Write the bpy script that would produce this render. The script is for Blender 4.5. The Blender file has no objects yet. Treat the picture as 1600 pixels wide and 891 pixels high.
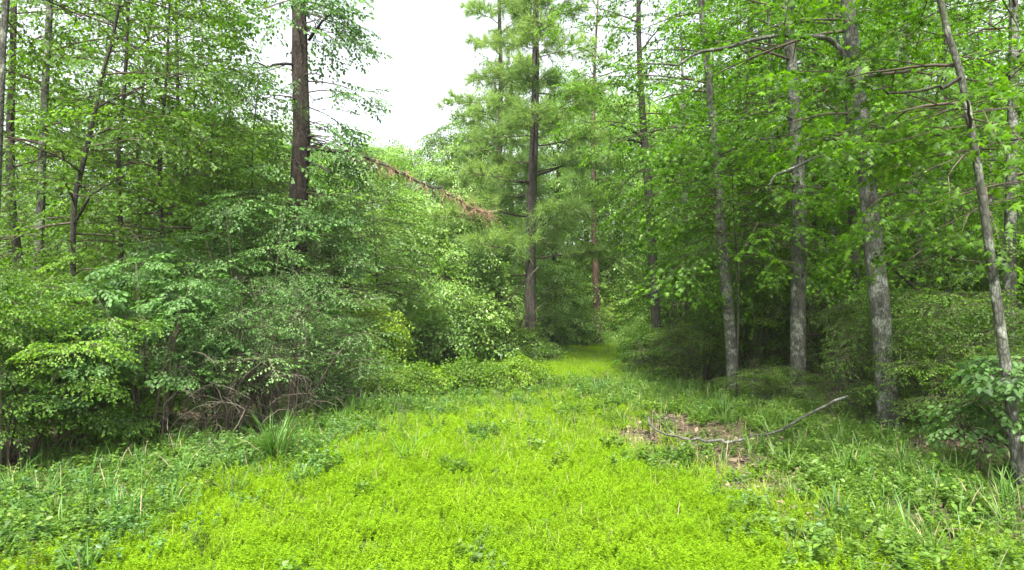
import bpy, math, random
import numpy as np
from mathutils import Vector

# ------------------------------------------------------------------ camera, sky, sun, exposure
SC = bpy.context.scene
COL = SC.collection
CAM_H = 2.2          # camera height in metres
HORIZON = 470.0      # row of the horizon in the 1600 x 891 photograph
FOC = 1081.0         # focal length in photograph pixels
cd = bpy.data.cameras.new('camera')
cam = bpy.data.objects.new('camera', cd)
COL.objects.link(cam)
cd.sensor_width = 36.0
cd.lens = 36.0 * FOC / 1600.0
cd.clip_start = 0.1
cd.clip_end = 2000.0
cam.location = (0, 0, CAM_H)
cam.rotation_euler = (math.radians(90) + math.atan((HORIZON - 445.5) / FOC), 0, 0)
SC.camera = cam

SUN_EL, SUN_AZ = math.radians(61), math.radians(191)      # azimuth from +Y towards +X
w = bpy.data.worlds.new('World')
SC.world = w
w.use_nodes = True
nt = w.node_tree
nt.nodes.clear()
sky = nt.nodes.new('ShaderNodeTexSky')
sky.sky_type = 'NISHITA'
sky.sun_disc = False
sky.sun_elevation = SUN_EL
sky.sun_rotation = SUN_AZ
sky.air_density = 1.0
sky.dust_density = 4.0
sky.ozone_density = 1.0
hs = nt.nodes.new('ShaderNodeHueSaturation')
hs.inputs['Saturation'].default_value = 0.22            # bright thin overcast
bg = nt.nodes.new('ShaderNodeBackground')
bg.inputs['Strength'].default_value = 0.10
wo = nt.nodes.new('ShaderNodeOutputWorld')
nt.links.new(sky.outputs[0], hs.inputs['Color'])
nt.links.new(hs.outputs[0], bg.inputs['Color'])
nt.links.new(bg.outputs[0], wo.inputs['Surface'])

sl = bpy.data.lights.new('sun', 'SUN')
sl.energy = 3.2
sl.angle = math.radians(5)
sl.color = (1.0, 0.96, 0.88)
sun = bpy.data.objects.new('sun', sl)
COL.objects.link(sun)
sd = Vector((math.sin(SUN_AZ) * math.cos(SUN_EL), math.cos(SUN_AZ) * math.cos(SUN_EL), math.sin(SUN_EL)))
sun.rotation_euler = sd.to_track_quat('Z', 'Y').to_euler()
sun.location = sd * 60

SC.view_settings.view_transform = 'Standard'
SC.view_settings.look = 'None'
SC.view_settings.exposure = 2.3
SC.view_settings.gamma = 1.0
SC.cycles.max_bounces = 8
SC.cycles.diffuse_bounces = 3
SC.cycles.transmission_bounces = 3
SC.cycles.glossy_bounces = 2
SC.cycles.use_denoising = True

# ------------------------------------------------------------------ small helpers
rng = np.random.default_rng(7)
random.seed(7)


def P(px, py, d):
    """A point of the place d metres ahead that the photograph shows at px, py."""
    return np.array([(px - 800.0) / FOC * d, d, CAM_H - (py - HORIZON) / FOC * d])


def on_ground(px, py):
    d = CAM_H * FOC / (py - HORIZON)
    return np.array([(px - 800.0) / FOC * d, d])


def vnoise(x, y, s=1.0, seed=0):
    """cheap smooth noise in -1..1"""
    x = np.asarray(x, float) / s + seed * 13.7
    y = np.asarray(y, float) / s - seed * 7.3
    return (np.sin(1.7 * x + 1.3 * np.sin(1.1 * y + seed)) + np.sin(1.9 * y + 1.5 * np.sin(0.9 * x + 2.1 * seed))
            + 0.6 * np.sin(3.7 * x - 2.9 * y + seed) + 0.4 * np.sin(6.1 * y + 5.3 * x)) / 3.0


def ground_z(x, y):
    x = np.asarray(x, float)
    y = np.asarray(y, float)
    return 0.035 * vnoise(x, y, 2.3, 1) + 0.05 * vnoise(x, y, 7.0, 2) + 0.02 * np.clip(np.abs(x) - 6, 0, 12) * 0.5


def unit(v):
    v = np.asarray(v, float)
    return v / max(1e-9, np.linalg.norm(v))


def inside(poly, x, y):
    poly = np.asarray(poly)
    r = np.zeros(np.shape(x), bool)
    j = len(poly) - 1
    for i in range(len(poly)):
        xi, yi = poly[i]
        xj, yj = poly[j]
        c = ((yi > y) != (yj > y)) & (x < (xj - xi) * (y - yi) / (yj - yi + 1e-12) + xi)
        r ^= c
        j = i
    return r


def edge_dist(poly, x, y):
    """signed distance, positive inside"""
    poly = np.asarray(poly, float)
    x = np.asarray(x, float)
    y = np.asarray(y, float)
    best = np.full(x.shape, 1e9)
    for i in range(len(poly)):
        a = poly[i - 1]
        b = poly[i]
        ab = b - a
        t = np.clip(((x - a[0]) * ab[0] + (y - a[1]) * ab[1]) / (ab @ ab + 1e-12), 0, 1)
        best = np.minimum(best, np.hypot(x - a[0] - t * ab[0], y - a[1] - t * ab[1]))
    return np.where(inside(poly, x, y), best, -best)


# ------------------------------------------------------------------ materials
def new_mat(name):
    m = bpy.data.materials.new(name)
    m.use_nodes = True
    m.node_tree.nodes.clear()
    return m, m.node_tree.nodes, m.node_tree.links


def ramp(nodes, stops):
    r = nodes.new('ShaderNodeValToRGB')
    e = r.color_ramp.elements
    while len(e) < len(stops):
        e.new(0.5)
    for el, (p, c) in zip(e, stops):
        el.position = p
        el.color = (*c, 1)
    return r


def leaf_mat(name, cols, trans, tfac=0.4, rough=0.5, spec=0.28, patch=0.25, patch_scale=0.5, vary=0.22):
    m, n, l = new_mat(name)
    at = n.new('ShaderNodeAttribute')
    at.attribute_name = 'tint'
    r = ramp(n, [(i / (len(cols) - 1), c) for i, c in enumerate(cols)])
    geo = n.new('ShaderNodeNewGeometry')
    no = n.new('ShaderNodeTexNoise')
    no.inputs['Scale'].default_value = patch_scale
    no.inputs['Detail'].default_value = 3
    l.new(geo.outputs['Position'], no.inputs['Vector'])
    ad = n.new('ShaderNodeMath')
    ad.operation = 'MULTIPLY_ADD'
    ad.inputs[1].default_value = patch * 2
    l.new(no.outputs['Fac'], ad.inputs[0])
    sb = n.new('ShaderNodeMath')
    sb.operation = 'SUBTRACT'
    l.new(at.outputs['Fac'], sb.inputs[0])
    sb.inputs[1].default_value = patch
    l.new(sb.outputs[0], ad.inputs[2])
    l.new(ad.outputs[0], r.inputs[0])
    oi = n.new('ShaderNodeObjectInfo')
    mr = n.new('ShaderNodeMapRange')
    mr.inputs['To Min'].default_value = 1 - vary
    mr.inputs['To Max'].default_value = 1 + vary
    l.new(oi.outputs['Random'], mr.inputs['Value'])
    hv = n.new('ShaderNodeHueSaturation')
    l.new(r.outputs[0], hv.inputs['Color'])
    l.new(mr.outputs[0], hv.inputs['Value'])
    pr = n.new('ShaderNodeBsdfPrincipled')
    pr.inputs['Roughness'].default_value = rough
    pr.inputs['Specular IOR Level'].default_value = spec
    l.new(hv.outputs[0], pr.inputs['Base Color'])
    tr = n.new('ShaderNodeBsdfTranslucent')
    mx = n.new('ShaderNodeMix')
    mx.data_type = 'RGBA'
    mx.blend_type = 'MULTIPLY'
    mx.inputs[0].default_value = 1.0
    l.new(hv.outputs[0], mx.inputs[6])
    mx.inputs[7].default_value = (*trans, 1)
    l.new(mx.outputs[2], tr.inputs['Color'])
    ms = n.new('ShaderNodeMixShader')
    ms.inputs[0].default_value = tfac
    l.new(pr.outputs[0], ms.inputs[1])
    l.new(tr.outputs[0], ms.inputs[2])
    o = n.new('ShaderNodeOutputMaterial')
    l.new(ms.outputs[0], o.inputs['Surface'])
    return m


def bark_mat(name, dark, light, lichen, lich_amt=0.55, stretch=0.16, scale=9.0, bump=0.6, moss=(0.06, 0.09, 0.03)):
    m, n, l = new_mat(name)
    tc = n.new('ShaderNodeTexCoord')
    mp = n.new('ShaderNodeMapping')
    mp.inputs['Scale'].default_value = (1, 1, stretch)
    l.new(tc.outputs['Object'], mp.inputs['Vector'])
    n1 = n.new('ShaderNodeTexNoise')
    n1.inputs['Scale'].default_value = scale
    n1.inputs['Detail'].default_value = 6
    n1.inputs['Roughness'].default_value = 0.65
    n1.inputs['Distortion'].default_value = 0.4
    l.new(mp.outputs[0], n1.inputs['Vector'])
    vo = n.new('ShaderNodeTexVoronoi')
    vo.feature = 'DISTANCE_TO_EDGE'
    vo.inputs['Scale'].default_value = scale * 3.2
    l.new(mp.outputs[0], vo.inputs['Vector'])
    r1 = ramp(n, [(0.3, dark), (0.7, light)])
    l.new(n1.outputs['Fac'], r1.inputs[0])
    n2 = n.new('ShaderNodeTexNoise')
    n2.inputs['Scale'].default_value = 3.2
    n2.inputs['Detail'].default_value = 5
    n2.inputs['Roughness'].default_value = 0.7
    l.new(tc.outputs['Object'], n2.inputs['Vector'])
    rl = ramp(n, [(lich_amt, (0, 0, 0)), (lich_amt + 0.07, (1, 1, 1))])
    l.new(n2.outputs['Fac'], rl.inputs[0])
    mx = n.new('ShaderNodeMix')
    mx.data_type = 'RGBA'
    l.new(rl.outputs[0], mx.inputs[0])
    l.new(r1.outputs[0], mx.inputs[6])
    mx.inputs[7].default_value = (*lichen, 1)
    rc = ramp(n, [(0.0, (0.3, 0.3, 0.3)), (0.16, (1, 1, 1))])
    l.new(vo.outputs['Distance'], rc.inputs[0])
    mc = n.new('ShaderNodeMix')
    mc.data_type = 'RGBA'
    mc.blend_type = 'MULTIPLY'
    mc.inputs[0].default_value = 0.8
    l.new(mx.outputs[2], mc.inputs[6])
    l.new(rc.outputs[0], mc.inputs[7])
    n3 = n.new('ShaderNodeTexNoise')
    n3.inputs['Scale'].default_value = 1.3
    n3.inputs['Detail'].default_value = 4
    l.new(tc.outputs['Object'], n3.inputs['Vector'])
    rm = ramp(n, [(0.55, (0, 0, 0)), (0.75, (0.6, 0.6, 0.6))])
    l.new(n3.outputs['Fac'], rm.inputs[0])
    mx2 = n.new('ShaderNodeMix')
    mx2.data_type = 'RGBA'
    l.new(rm.outputs[0], mx2.inputs[0])
    l.new(mc.outputs[2], mx2.inputs[6])
    mx2.inputs[7].default_value = (*moss, 1)
    pr = n.new('ShaderNodeBsdfPrincipled')
    pr.inputs['Roughness'].default_value = 0.9
    pr.inputs['Specular IOR Level'].default_value = 0.2
    l.new(mx2.outputs[2], pr.inputs['Base Color'])
    b1 = n.new('ShaderNodeBump')
    b1.inputs['Strength'].default_value = bump
    b1.inputs['Distance'].default_value = 0.06
    l.new(n1.outputs['Fac'], b1.inputs['Height'])
    b2 = n.new('ShaderNodeBump')
    b2.inputs['Strength'].default_value = bump
    b2.inputs['Distance'].default_value = 0.03
    l.new(vo.outputs['Distance'], b2.inputs['Height'])
    l.new(b1.outputs[0], b2.inputs['Normal'])
    l.new(b2.outputs[0], pr.inputs['Normal'])
    o = n.new('ShaderNodeOutputMaterial')
    l.new(pr.outputs[0], o.inputs['Surface'])
    return m


def plain_mat(name, stops, scale=6.0, rough=0.9):
    m, n, l = new_mat(name)
    at = n.new('ShaderNodeAttribute')
    at.attribute_name = 'tint'
    geo = n.new('ShaderNodeNewGeometry')
    no = n.new('ShaderNodeTexNoise')
    no.inputs['Scale'].default_value = scale
    no.inputs['Detail'].default_value = 5
    l.new(geo.outputs['Position'], no.inputs['Vector'])
    ad = n.new('ShaderNodeMath')
    ad.operation = 'MULTIPLY_ADD'
    l.new(no.outputs['Fac'], ad.inputs[0])
    ad.inputs[1].default_value = 0.8
    sb = n.new('ShaderNodeMath')
    sb.operation = 'SUBTRACT'
    l.new(at.outputs['Fac'], sb.inputs[0])
    sb.inputs[1].default_value = 0.4
    l.new(sb.outputs[0], ad.inputs[2])
    r = ramp(n, stops)
    l.new(ad.outputs[0], r.inputs[0])
    pr = n.new('ShaderNodeBsdfPrincipled')
    pr.inputs['Roughness'].default_value = rough
    pr.inputs['Specular IOR Level'].default_value = 0.2
    l.new(r.outputs[0], pr.inputs['Base Color'])
    o = n.new('ShaderNodeOutputMaterial')
    l.new(pr.outputs[0], o.inputs['Surface'])
    return m


M = {}
M['lush'] = leaf_mat('bright broad leaves', [(0.017, 0.048, 0.002), (0.050, 0.128, 0.004), (0.122, 0.250, 0.008)], (2.3, 2.5, 0.6), 0.38, rough=0.5, spec=0.22)
M['mid'] = leaf_mat('mid green leaves', [(0.022, 0.056, 0.004), (0.058, 0.132, 0.010), (0.122, 0.225, 0.020)], (2.1, 2.2, 0.7), 0.40, rough=0.5, spec=0.32)
M['cool'] = leaf_mat('cool green leaves', [(0.025, 0.062, 0.014), (0.064, 0.138, 0.032), (0.118, 0.218, 0.058)], (1.7, 2.1, 0.9), 0.34, rough=0.5, spec=0.3)
M['pale'] = leaf_mat('pale vine leaves', [(0.062, 0.135, 0.022), (0.140, 0.258, 0.046), (0.235, 0.365, 0.076)], (1.7, 1.9, 0.8), 0.4, rough=0.42, spec=0.45)
M['yellow'] = leaf_mat('yellow green vine leaves', [(0.08, 0.17, 0.010), (0.17, 0.30, 0.018), (0.26, 0.39, 0.03)], (1.7, 1.7, 0.6), 0.45)
M['needle'] = leaf_mat('pine needles', [(0.10, 0.20, 0.05), (0.185, 0.31, 0.08), (0.29, 0.42, 0.115)], (1.4, 1.4, 0.8), 0.5, rough=0.6)
M['dry'] = plain_mat('dry needles', [(0.2, (0.14, 0.088, 0.055)), (0.8, (0.31, 0.205, 0.135))])
M['lime'] = leaf_mat('lime meadow leaves', [(0.088, 0.185, 0.005), (0.160, 0.290, 0.009), (0.240, 0.36, 0.016)], (1.5, 1.4, 0.4), 0.42, rough=0.65, spec=0.06, patch=0.34, patch_scale=0.9, vary=0.14)
M['weed'] = leaf_mat('weed leaves', [(0.040, 0.090, 0.010), (0.082, 0.155, 0.020), (0.140, 0.225, 0.034)], (1.7, 1.8, 0.9), 0.42, spec=0.35, patch=0.25, patch_scale=0.8)
M['palegrass'] = leaf_mat('pale meadow blades', [(0.11, 0.19, 0.02), (0.19, 0.27, 0.035), (0.28, 0.33, 0.06)], (1.5, 1.4, 0.6), 0.4, spec=0.15)
M['coolweed'] = leaf_mat('bluish weed leaves', [(0.034, 0.088, 0.020), (0.072, 0.155, 0.038), (0.125, 0.225, 0.062)], (1.6, 1.8, 1.0), 0.4, spec=0.4, patch=0.25, patch_scale=0.8)
M['blade'] = leaf_mat('grass blades', [(0.035, 0.095, 0.016), (0.075, 0.175, 0.026), (0.150, 0.260, 0.050)], (1.7, 1.7, 0.8), 0.4)
M['straw'] = plain_mat('straw', [(0.2, (0.12, 0.10, 0.055)), (0.8, (0.29, 0.25, 0.15))])
M['litter'] = plain_mat('fallen leaves', [(0.1, (0.045, 0.034, 0.022)), (0.5, (0.105, 0.079, 0.050)), (0.9, (0.18, 0.14, 0.092))])
M['twig'] = plain_mat('twigs', [(0.1, (0.035, 0.028, 0.02)), (0.9, (0.13, 0.105, 0.08))])
M['deadtwig'] = plain_mat('dead twigs', [(0.1, (0.045, 0.037, 0.028)), (0.9, (0.155, 0.135, 0.105))])
M['pinebark'] = bark_mat('pine bark', (0.014, 0.012, 0.010), (0.075, 0.058, 0.046), (0.15, 0.14, 0.12), 0.66, 0.3, 8, 1.0)
M['midbark'] = bark_mat('grey brown pine bark', (0.026, 0.023, 0.019), (0.115, 0.100, 0.084), (0.18, 0.17, 0.15), 0.64, 0.3, 8, 0.9)
M['redbark'] = bark_mat('reddish pine bark', (0.06, 0.04, 0.03), (0.20, 0.13, 0.095), (0.24, 0.2, 0.17), 0.62, 0.3, 8, 0.8)
M['greybark'] = bark_mat('grey lichen bark', (0.032, 0.034, 0.026), (0.118, 0.122, 0.096), (0.20, 0.215, 0.175), 0.52, 0.35, 7, 0.5)
M['darkbark'] = bark_mat('dark bark', (0.018, 0.017, 0.013), (0.062, 0.058, 0.045), (0.11, 0.115, 0.095), 0.63, 0.25, 9, 0.7)

# ------------------------------------------------------------------ geometry collector
TUB = {}


class Geo:
    def __init__(self):
        self.v, self.f, self.m, self.t = [], [], [], []
        self.n = 0

    def add(self, v, f, mat=0, tint=0.5):
        v = np.asarray(v, float).reshape(-1, 3)
        f = np.asarray(f, int).reshape(-1, 3)
        self.v.append(v)
        self.f.append(f + self.n)
        self.m.append(np.full(len(f), mat, np.int32))
        self.t.append(np.broadcast_to(np.asarray(tint, float), (len(v),)))
        self.n += len(v)

    def arrays(self):
        return np.concatenate(self.v), np.concatenate(self.f), np.concatenate(self.m), np.concatenate(self.t)

    def mesh(self, name, mats, origin=(0, 0, 0)):
        V, F, MI, T = self.arrays()
        V = V - np.asarray(origin)
        me = bpy.data.meshes.new(name)
        me.vertices.add(len(V))
        me.vertices.foreach_set('co', V.astype(np.float32).ravel())
        me.loops.add(len(F) * 3)
        me.loops.foreach_set('vertex_index', F.astype(np.int32).ravel())
        me.polygons.add(len(F))
        me.polygons.foreach_set('loop_start', np.arange(0, len(F) * 3, 3, dtype=np.int32))
        me.polygons.foreach_set('material_index', MI)
        a = me.attributes.new('tint', 'FLOAT', 'POINT')
        a.data.foreach_set('value', T.astype(np.float32))
        for m in mats:
            me.materials.append(m)
        me.update(calc_edges=True)
        return me

    def build(self, name, mats, parent=None, origin=(0, 0, 0)):
        o = bpy.data.objects.new(name, self.mesh(name, mats, origin))
        COL.objects.link(o)
        if parent is not None:
            o.parent = parent
        return o


def tag(o, label=None, cat=None, group=None, kind=None):
    if label:
        o['label'] = label
    if cat:
        o['category'] = cat
    if group:
        o['group'] = group
    if kind:
        o['kind'] = kind
    return o


def empty(name, loc):
    o = bpy.data.objects.new(name, None)
    o.empty_display_size = 0.3
    COL.objects.link(o)
    o.location = [float(c) for c in loc]
    return o


def smooth_path(pts, n):
    """Catmull-Rom resampling"""
    p = np.asarray(pts, float)
    if len(p) == 2:
        return p[0] + (p[1] - p[0]) * np.linspace(0, 1, n)[:, None]
    q = np.vstack([2 * p[0] - p[1], p, 2 * p[-1] - p[-2]])
    out = []
    for u in np.linspace(0, len(p) - 1 - 1e-6, n):
        i = int(u)
        t = u - i
        a, b, c, d = q[i], q[i + 1], q[i + 2], q[i + 3]
        out.append(0.5 * (2 * b + (c - a) * t + (2 * a - 5 * b + 4 * c - d) * t * t + (3 * b - a - 3 * c + d) * t ** 3))
    return np.array(out)


def tube(g, path, rad, sides=6, mat=0, tint=0.5, rough=0.0, furrow=0.0, r=None):
    path = np.asarray(path, float)
    n = len(path)
    rad = np.broadcast_to(np.asarray(rad, float), (n,))
    tan = np.gradient(path, axis=0)
    tan /= np.linalg.norm(tan, axis=1)[:, None] + 1e-9
    ref = np.array([1.0, 0, 0]) if abs(tan[0][0]) < 0.8 else np.array([0, 1.0, 0])
    ang = np.linspace(0, 2 * np.pi, sides, endpoint=False)
    V = []
    r = r or rng
    ph = r.uniform(0, 6.28, 6)
    for i in range(n):
        u = np.cross(tan[i], ref)
        u /= np.linalg.norm(u) + 1e-9
        ref = np.cross(u, tan[i])
        v = np.cross(tan[i], u)
        k = np.ones(sides)
        if rough:
            k = k + rough * (np.sin(2 * ang + ph[0] + i * 0.33) + 0.7 * np.sin(3 * ang + ph[1] - i * 0.27) + 0.6 * np.sin(5 * ang + ph[2] + i * 0.7))
        if furrow:
            k = k + furrow * np.sign(np.sin(7 * ang + ph[3] + 0.9 * np.sin(i * 0.8 + ang))) * (0.6 + 0.4 * np.sin(i * 1.7 + 3 * ang + ph[4]))
        rr = rad[i] * k
        V.append(path[i] + np.outer(rr * np.cos(ang), u) + np.outer(rr * np.sin(ang), v))
    V = np.concatenate(V)
    a = np.arange(sides)
    b = (a + 1) % sides
    F = []
    for i in range(n - 1):
        o = i * sides
        F.append(np.stack([o + a, o + b, o + sides + b], 1))
        F.append(np.stack([o + a, o + sides + b, o + sides + a], 1))
    V = np.vstack([V, path[-1:], path[:1]])
    F.append(np.stack([(n - 1) * sides + a, (n - 1) * sides + b, np.full(sides, n * sides)], 1))
    F.append(np.stack([b, a, np.full(sides, n * sides + 1)], 1))
    g.add(V, np.concatenate(F), mat, tint)


# ------------------------------------------------------------------ leaf and spray templates
def leaf_shape(kind):
    """unit leaf along +x, face up +z"""
    if kind == 'ovate':
        v = [(0, 0, 0), (0.45, 0.30, 0.07), (1, 0, -0.10), (0.45, -0.30, 0.07)]
        f = [(0, 3, 2), (0, 2, 1)]
    elif kind == 'narrow':
        v = [(0, 0, 0), (0.45, 0.17, 0.04), (1, 0, -0.12), (0.45, -0.17, 0.04)]
        f = [(0, 3, 2), (0, 2, 1)]
    elif kind == 'oval':
        v = [(0, 0, 0), (0.22, 0.24, 0.06), (0.6, 0.30, 0.05), (1, 0, -0.10), (0.6, -0.30, 0.05), (0.22, -0.24, 0.06)]
        f = [(0, 5, 3), (0, 3, 1), (5, 4, 3), (1, 3, 2)]
    else:  # star: five pointed lobes, like the sweetgum's
        v = [(0.0, 0, 0), (0.12, -0.55, -0.06), (0.32, -0.2, 0.05), (0.72, -0.5, -0.08), (0.55, -0.14, 0.05), (1.0, 0, -0.10),
             (0.55, 0.14, 0.05), (0.72, 0.5, -0.08), (0.32, 0.2, 0.05), (0.12, 0.55, -0.06)]
        f = [(0, 1, 2), (2, 3, 4), (4, 5, 6), (6, 7, 8), (8, 9, 0), (0, 2, 8), (2, 4, 6), (2, 6, 8)]
    return np.array(v, float), np.array(f, int)


def frames(d, up, roll):
    """rotation matrices (n,3,3) whose columns are along, side, up"""
    d = d / (np.linalg.norm(d, axis=1)[:, None] + 1e-9)
    s = np.cross(up, d)
    s /= np.linalg.norm(s, axis=1)[:, None] + 1e-9
    u = np.cross(d, s)
    c, sn = np.cos(roll)[:, None], np.sin(roll)[:, None]
    s2 = s * c + u * sn
    u2 = u * c - s * sn
    return np.stack([d, s2, u2], 2)


def leaves_at(g, pos, d, up, roll, size, kind='ovate', mat=0, tint=None, r=None):
    r = r or rng
    V, F = leaf_shape(kind)
    n = len(pos)
    R = frames(d, up, roll)
    W = np.einsum('nij,kj->nki', R, V) * size[:, None, None] + pos[:, None, :]
    t = r.normal(0.5, 0.2, n) if tint is None else tint
    FF = (F[None] + (np.arange(n) * len(V))[:, None, None]).reshape(-1, 3)
    g.add(W.reshape(-1, 3), FF, mat, np.repeat(np.clip(t, 0, 1), len(V)))


def thin_twig(g, path, r0_, r1_, mat=1, tint=0.4, steps=1):
    """a slender twig: long crossed slivers from point to point"""
    p = np.asarray(path, float)
    p = p[np.linspace(0, len(p) - 1, steps + 1).round().astype(int)]
    w_ = np.linspace(r0_, r1_, steps + 1)
    for a_ in ((0.3, 1, 0.2), (0.2, -0.3, 1)):
        sv = np.cross(unit(p[-1] - p[0]), a_)
        sv = unit(sv)
        V, F = [], []
        for i in range(steps):
            V += [p[i] - sv * w_[i], p[i] + sv * w_[i]]
            if i:
                F += [(2 * i - 2, 2 * i - 1, 2 * i + 1), (2 * i - 2, 2 * i + 1, 2 * i)]
        V.append(p[-1])
        F.append((2 * steps - 2, 2 * steps - 1, 2 * steps))
        g.add(V, F, mat, tint)


def make_spray(seed, leaf=0.075, kind='ovate', length=0.9, gap=0.075, flat=0.3, side=True, droop=0.25):
    """one leafy branchlet along +x: leaves (mat 0) and its twigs (mat 1)"""
    r = np.random.default_rng(seed)
    g = Geo()
    n = 7
    t = np.linspace(0, 1, n)
    bend = r.uniform(-0.25, 0.25)
    main = np.stack([t * length, bend * t * t * length, -droop * length * t * t + 0.03 * r.normal(size=n) * length], 1)
    thin_twig(g, main, 0.007, 0.0025, steps=2)
    twigs = [(main, 0.12)]
    if side:
        s = 1
        for u in np.arange(0.18, 0.95, 0.15):
            i = u * (n - 1)
            k = int(i)
            base = main[k] + (main[min(k + 1, n - 1)] - main[k]) * (i - k)
            a = s * r.uniform(0.6, 1.1)
            L = length * (0.62 * (1 - u) + 0.16) * r.uniform(0.7, 1.15)
            tt = np.linspace(0, 1, 4)
            pth = base + np.stack([np.cos(a) * tt * L, np.sin(a) * tt * L, (r.uniform(-0.25, 0.12) * tt - droop * tt * tt) * L], 1)
            thin_twig(g, pth, 0.004, 0.002)
            twigs.append((pth, 0.1))
            s = -s
    pos, dr = [], []
    for pth, st in twigs:
        seg = np.linalg.norm(np.diff(pth, axis=0), axis=1)
        cum = np.concatenate([[0], np.cumsum(seg)])
        s = 1
        for q in np.arange(cum[-1] * st + 0.02, cum[-1], gap):
            p = np.array([np.interp(q, cum, pth[:, c]) for c in range(3)])
            tn = unit(pth[-1] - pth[0])
            a = s * r.uniform(0.5, 1.25)
            pos.append(p)
            dr.append([tn[0] * math.cos(a) - tn[1] * math.sin(a), tn[0] * math.sin(a) + tn[1] * math.cos(a), tn[2] - r.uniform(0.0, 0.5)])
            s = -s
        pos.append(pth[-1])
        dr.append(unit(pth[-1] - pth[-2]) + r.normal(0, 0.15, 3))
    pos, dr = np.array(pos), np.array(dr)
    nl = len(pos)
    up = np.array([0, 0, 1.0]) + r.normal(0, flat, (nl, 3))
    leaves_at(g, pos, dr, up, r.normal(0, flat, nl), leaf * r.uniform(0.65, 1.25, nl), kind, 0, r=r)
    return g.arrays()


def make_tuft(seed, L=0.2, n=34, wd=0.004):
    """a pine shoot: thin needles all round along +x"""
    r = np.random.default_rng(seed)
    g = Geo()
    thin_twig(g, [(0, 0, 0), (0.14, 0, 0.01), (0.26, 0, 0.04)], 0.006, 0.003)
    b = np.stack([r.uniform(0.02, 0.26, n), np.zeros(n), np.zeros(n)], 1)
    th = r.uniform(0, 6.28, n)
    op = r.uniform(0.35, 1.0, n)
    d = np.stack([np.cos(op), np.sin(op) * np.cos(th), np.sin(op) * np.sin(th)], 1)
    sd_ = np.cross(d, r.normal(size=(n, 3)))
    sd_ /= np.linalg.norm(sd_, axis=1)[:, None]
    ll = L * r.uniform(0.7, 1.15, n)[:, None]
    V = np.stack([b - sd_ * wd, b + sd_ * wd, b + d * ll - np.array([0, 0, 0.12]) * ll], 1)
    g.add(V.reshape(-1, 3), np.arange(3 * n).reshape(-1, 3), 0, np.repeat(np.clip(r.normal(0.5, 0.22, n), 0, 1), 3))
    return g.arrays()


SPR = {
    'ovate': [make_spray(100 + i, 0.095, 'ovate', flat=0.22) for i in range(8)],
    'oval': [make_spray(120 + i, 0.115, 'oval', gap=0.09, flat=0.2) for i in range(8)],
    'star': [make_spray(140 + i, 0.092, 'star', gap=0.08, flat=0.28) for i in range(8)],
    'fine': [make_spray(160 + i, 0.05, 'ovate', length=0.75, gap=0.045, flat=0.22, droop=0.12) for i in range(6)],
    'pinnate': [make_spray(180 + i, 0.11, 'oval', length=0.7, gap=0.07, flat=0.15) for i in range(6)],
    'vine': [make_spray(190 + i, 0.13, 'ovate', length=0.85, gap=0.13, flat=0.25) for i in range(8)],
    'far': [make_spray(200 + i, 0.16, 'ovate', length=1.2, gap=0.15, flat=0.22) for i in range(8)],
    'tuft': [make_tuft(220 + i, 0.23, 26, 0.006) for i in range(6)],
    'fartuft': [make_tuft(230 + i, 0.3, 22, 0.011) for i in range(4)],
}


class Sprays:
    """collects spray placements, then writes them in one go"""

    def __init__(self):
        self.p, self.d, self.u, self.s, self.t = [], [], [], [], []

    def put(self, p, d, u, s, t=0.0):
        self.p.append(p)
        self.d.append(d)
        self.u.append(u)
        self.s.append(s)
        self.t.append(t)

    def write(self, g, kind, r, mat=0, twig=1):
        if not self.p:
            return
        p, d, u, s, t = (np.array(a, float) for a in (self.p, self.d, self.u, self.s, self.t))
        R = frames(d, u, r.normal(0, 0.25, len(p)))
        pick = r.integers(0, len(SPR[kind]), len(p))
        for k, (V, F, MI, T) in enumerate(SPR[kind]):
            ix = np.nonzero(pick == k)[0]
            if not len(ix):
                continue
            W = np.einsum('nij,kj->nki', R[ix], V) * s[ix, None, None] + p[ix, None, :]
            FF = (F[None] + (np.arange(len(ix)) * len(V))[:, None, None]).reshape(-1, 3)
            TT = np.clip(T[None] + t[ix, None], 0, 1)
            g.v.append(W.reshape(-1, 3))
            g.f.append(FF + g.n)
            g.m.append(np.tile(np.where(MI == 0, mat, twig), len(ix)).astype(np.int32))
            g.t.append(TT.ravel())
            g.n += len(ix) * len(V)


def limb_path(r, base, az, el, L, droop=0.25, n=7, wob=0.06):
    t = np.linspace(0, 1, n)
    d = np.array([math.cos(el) * math.cos(az), math.cos(el) * math.sin(az), math.sin(el)])
    p = base + np.outer(t * L, d)
    p[:, 2] -= droop * L * t ** 2
    w_ = np.cumsum(r.normal(0, wob * L / n, (n, 3)), axis=0)
    return p + w_


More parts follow.
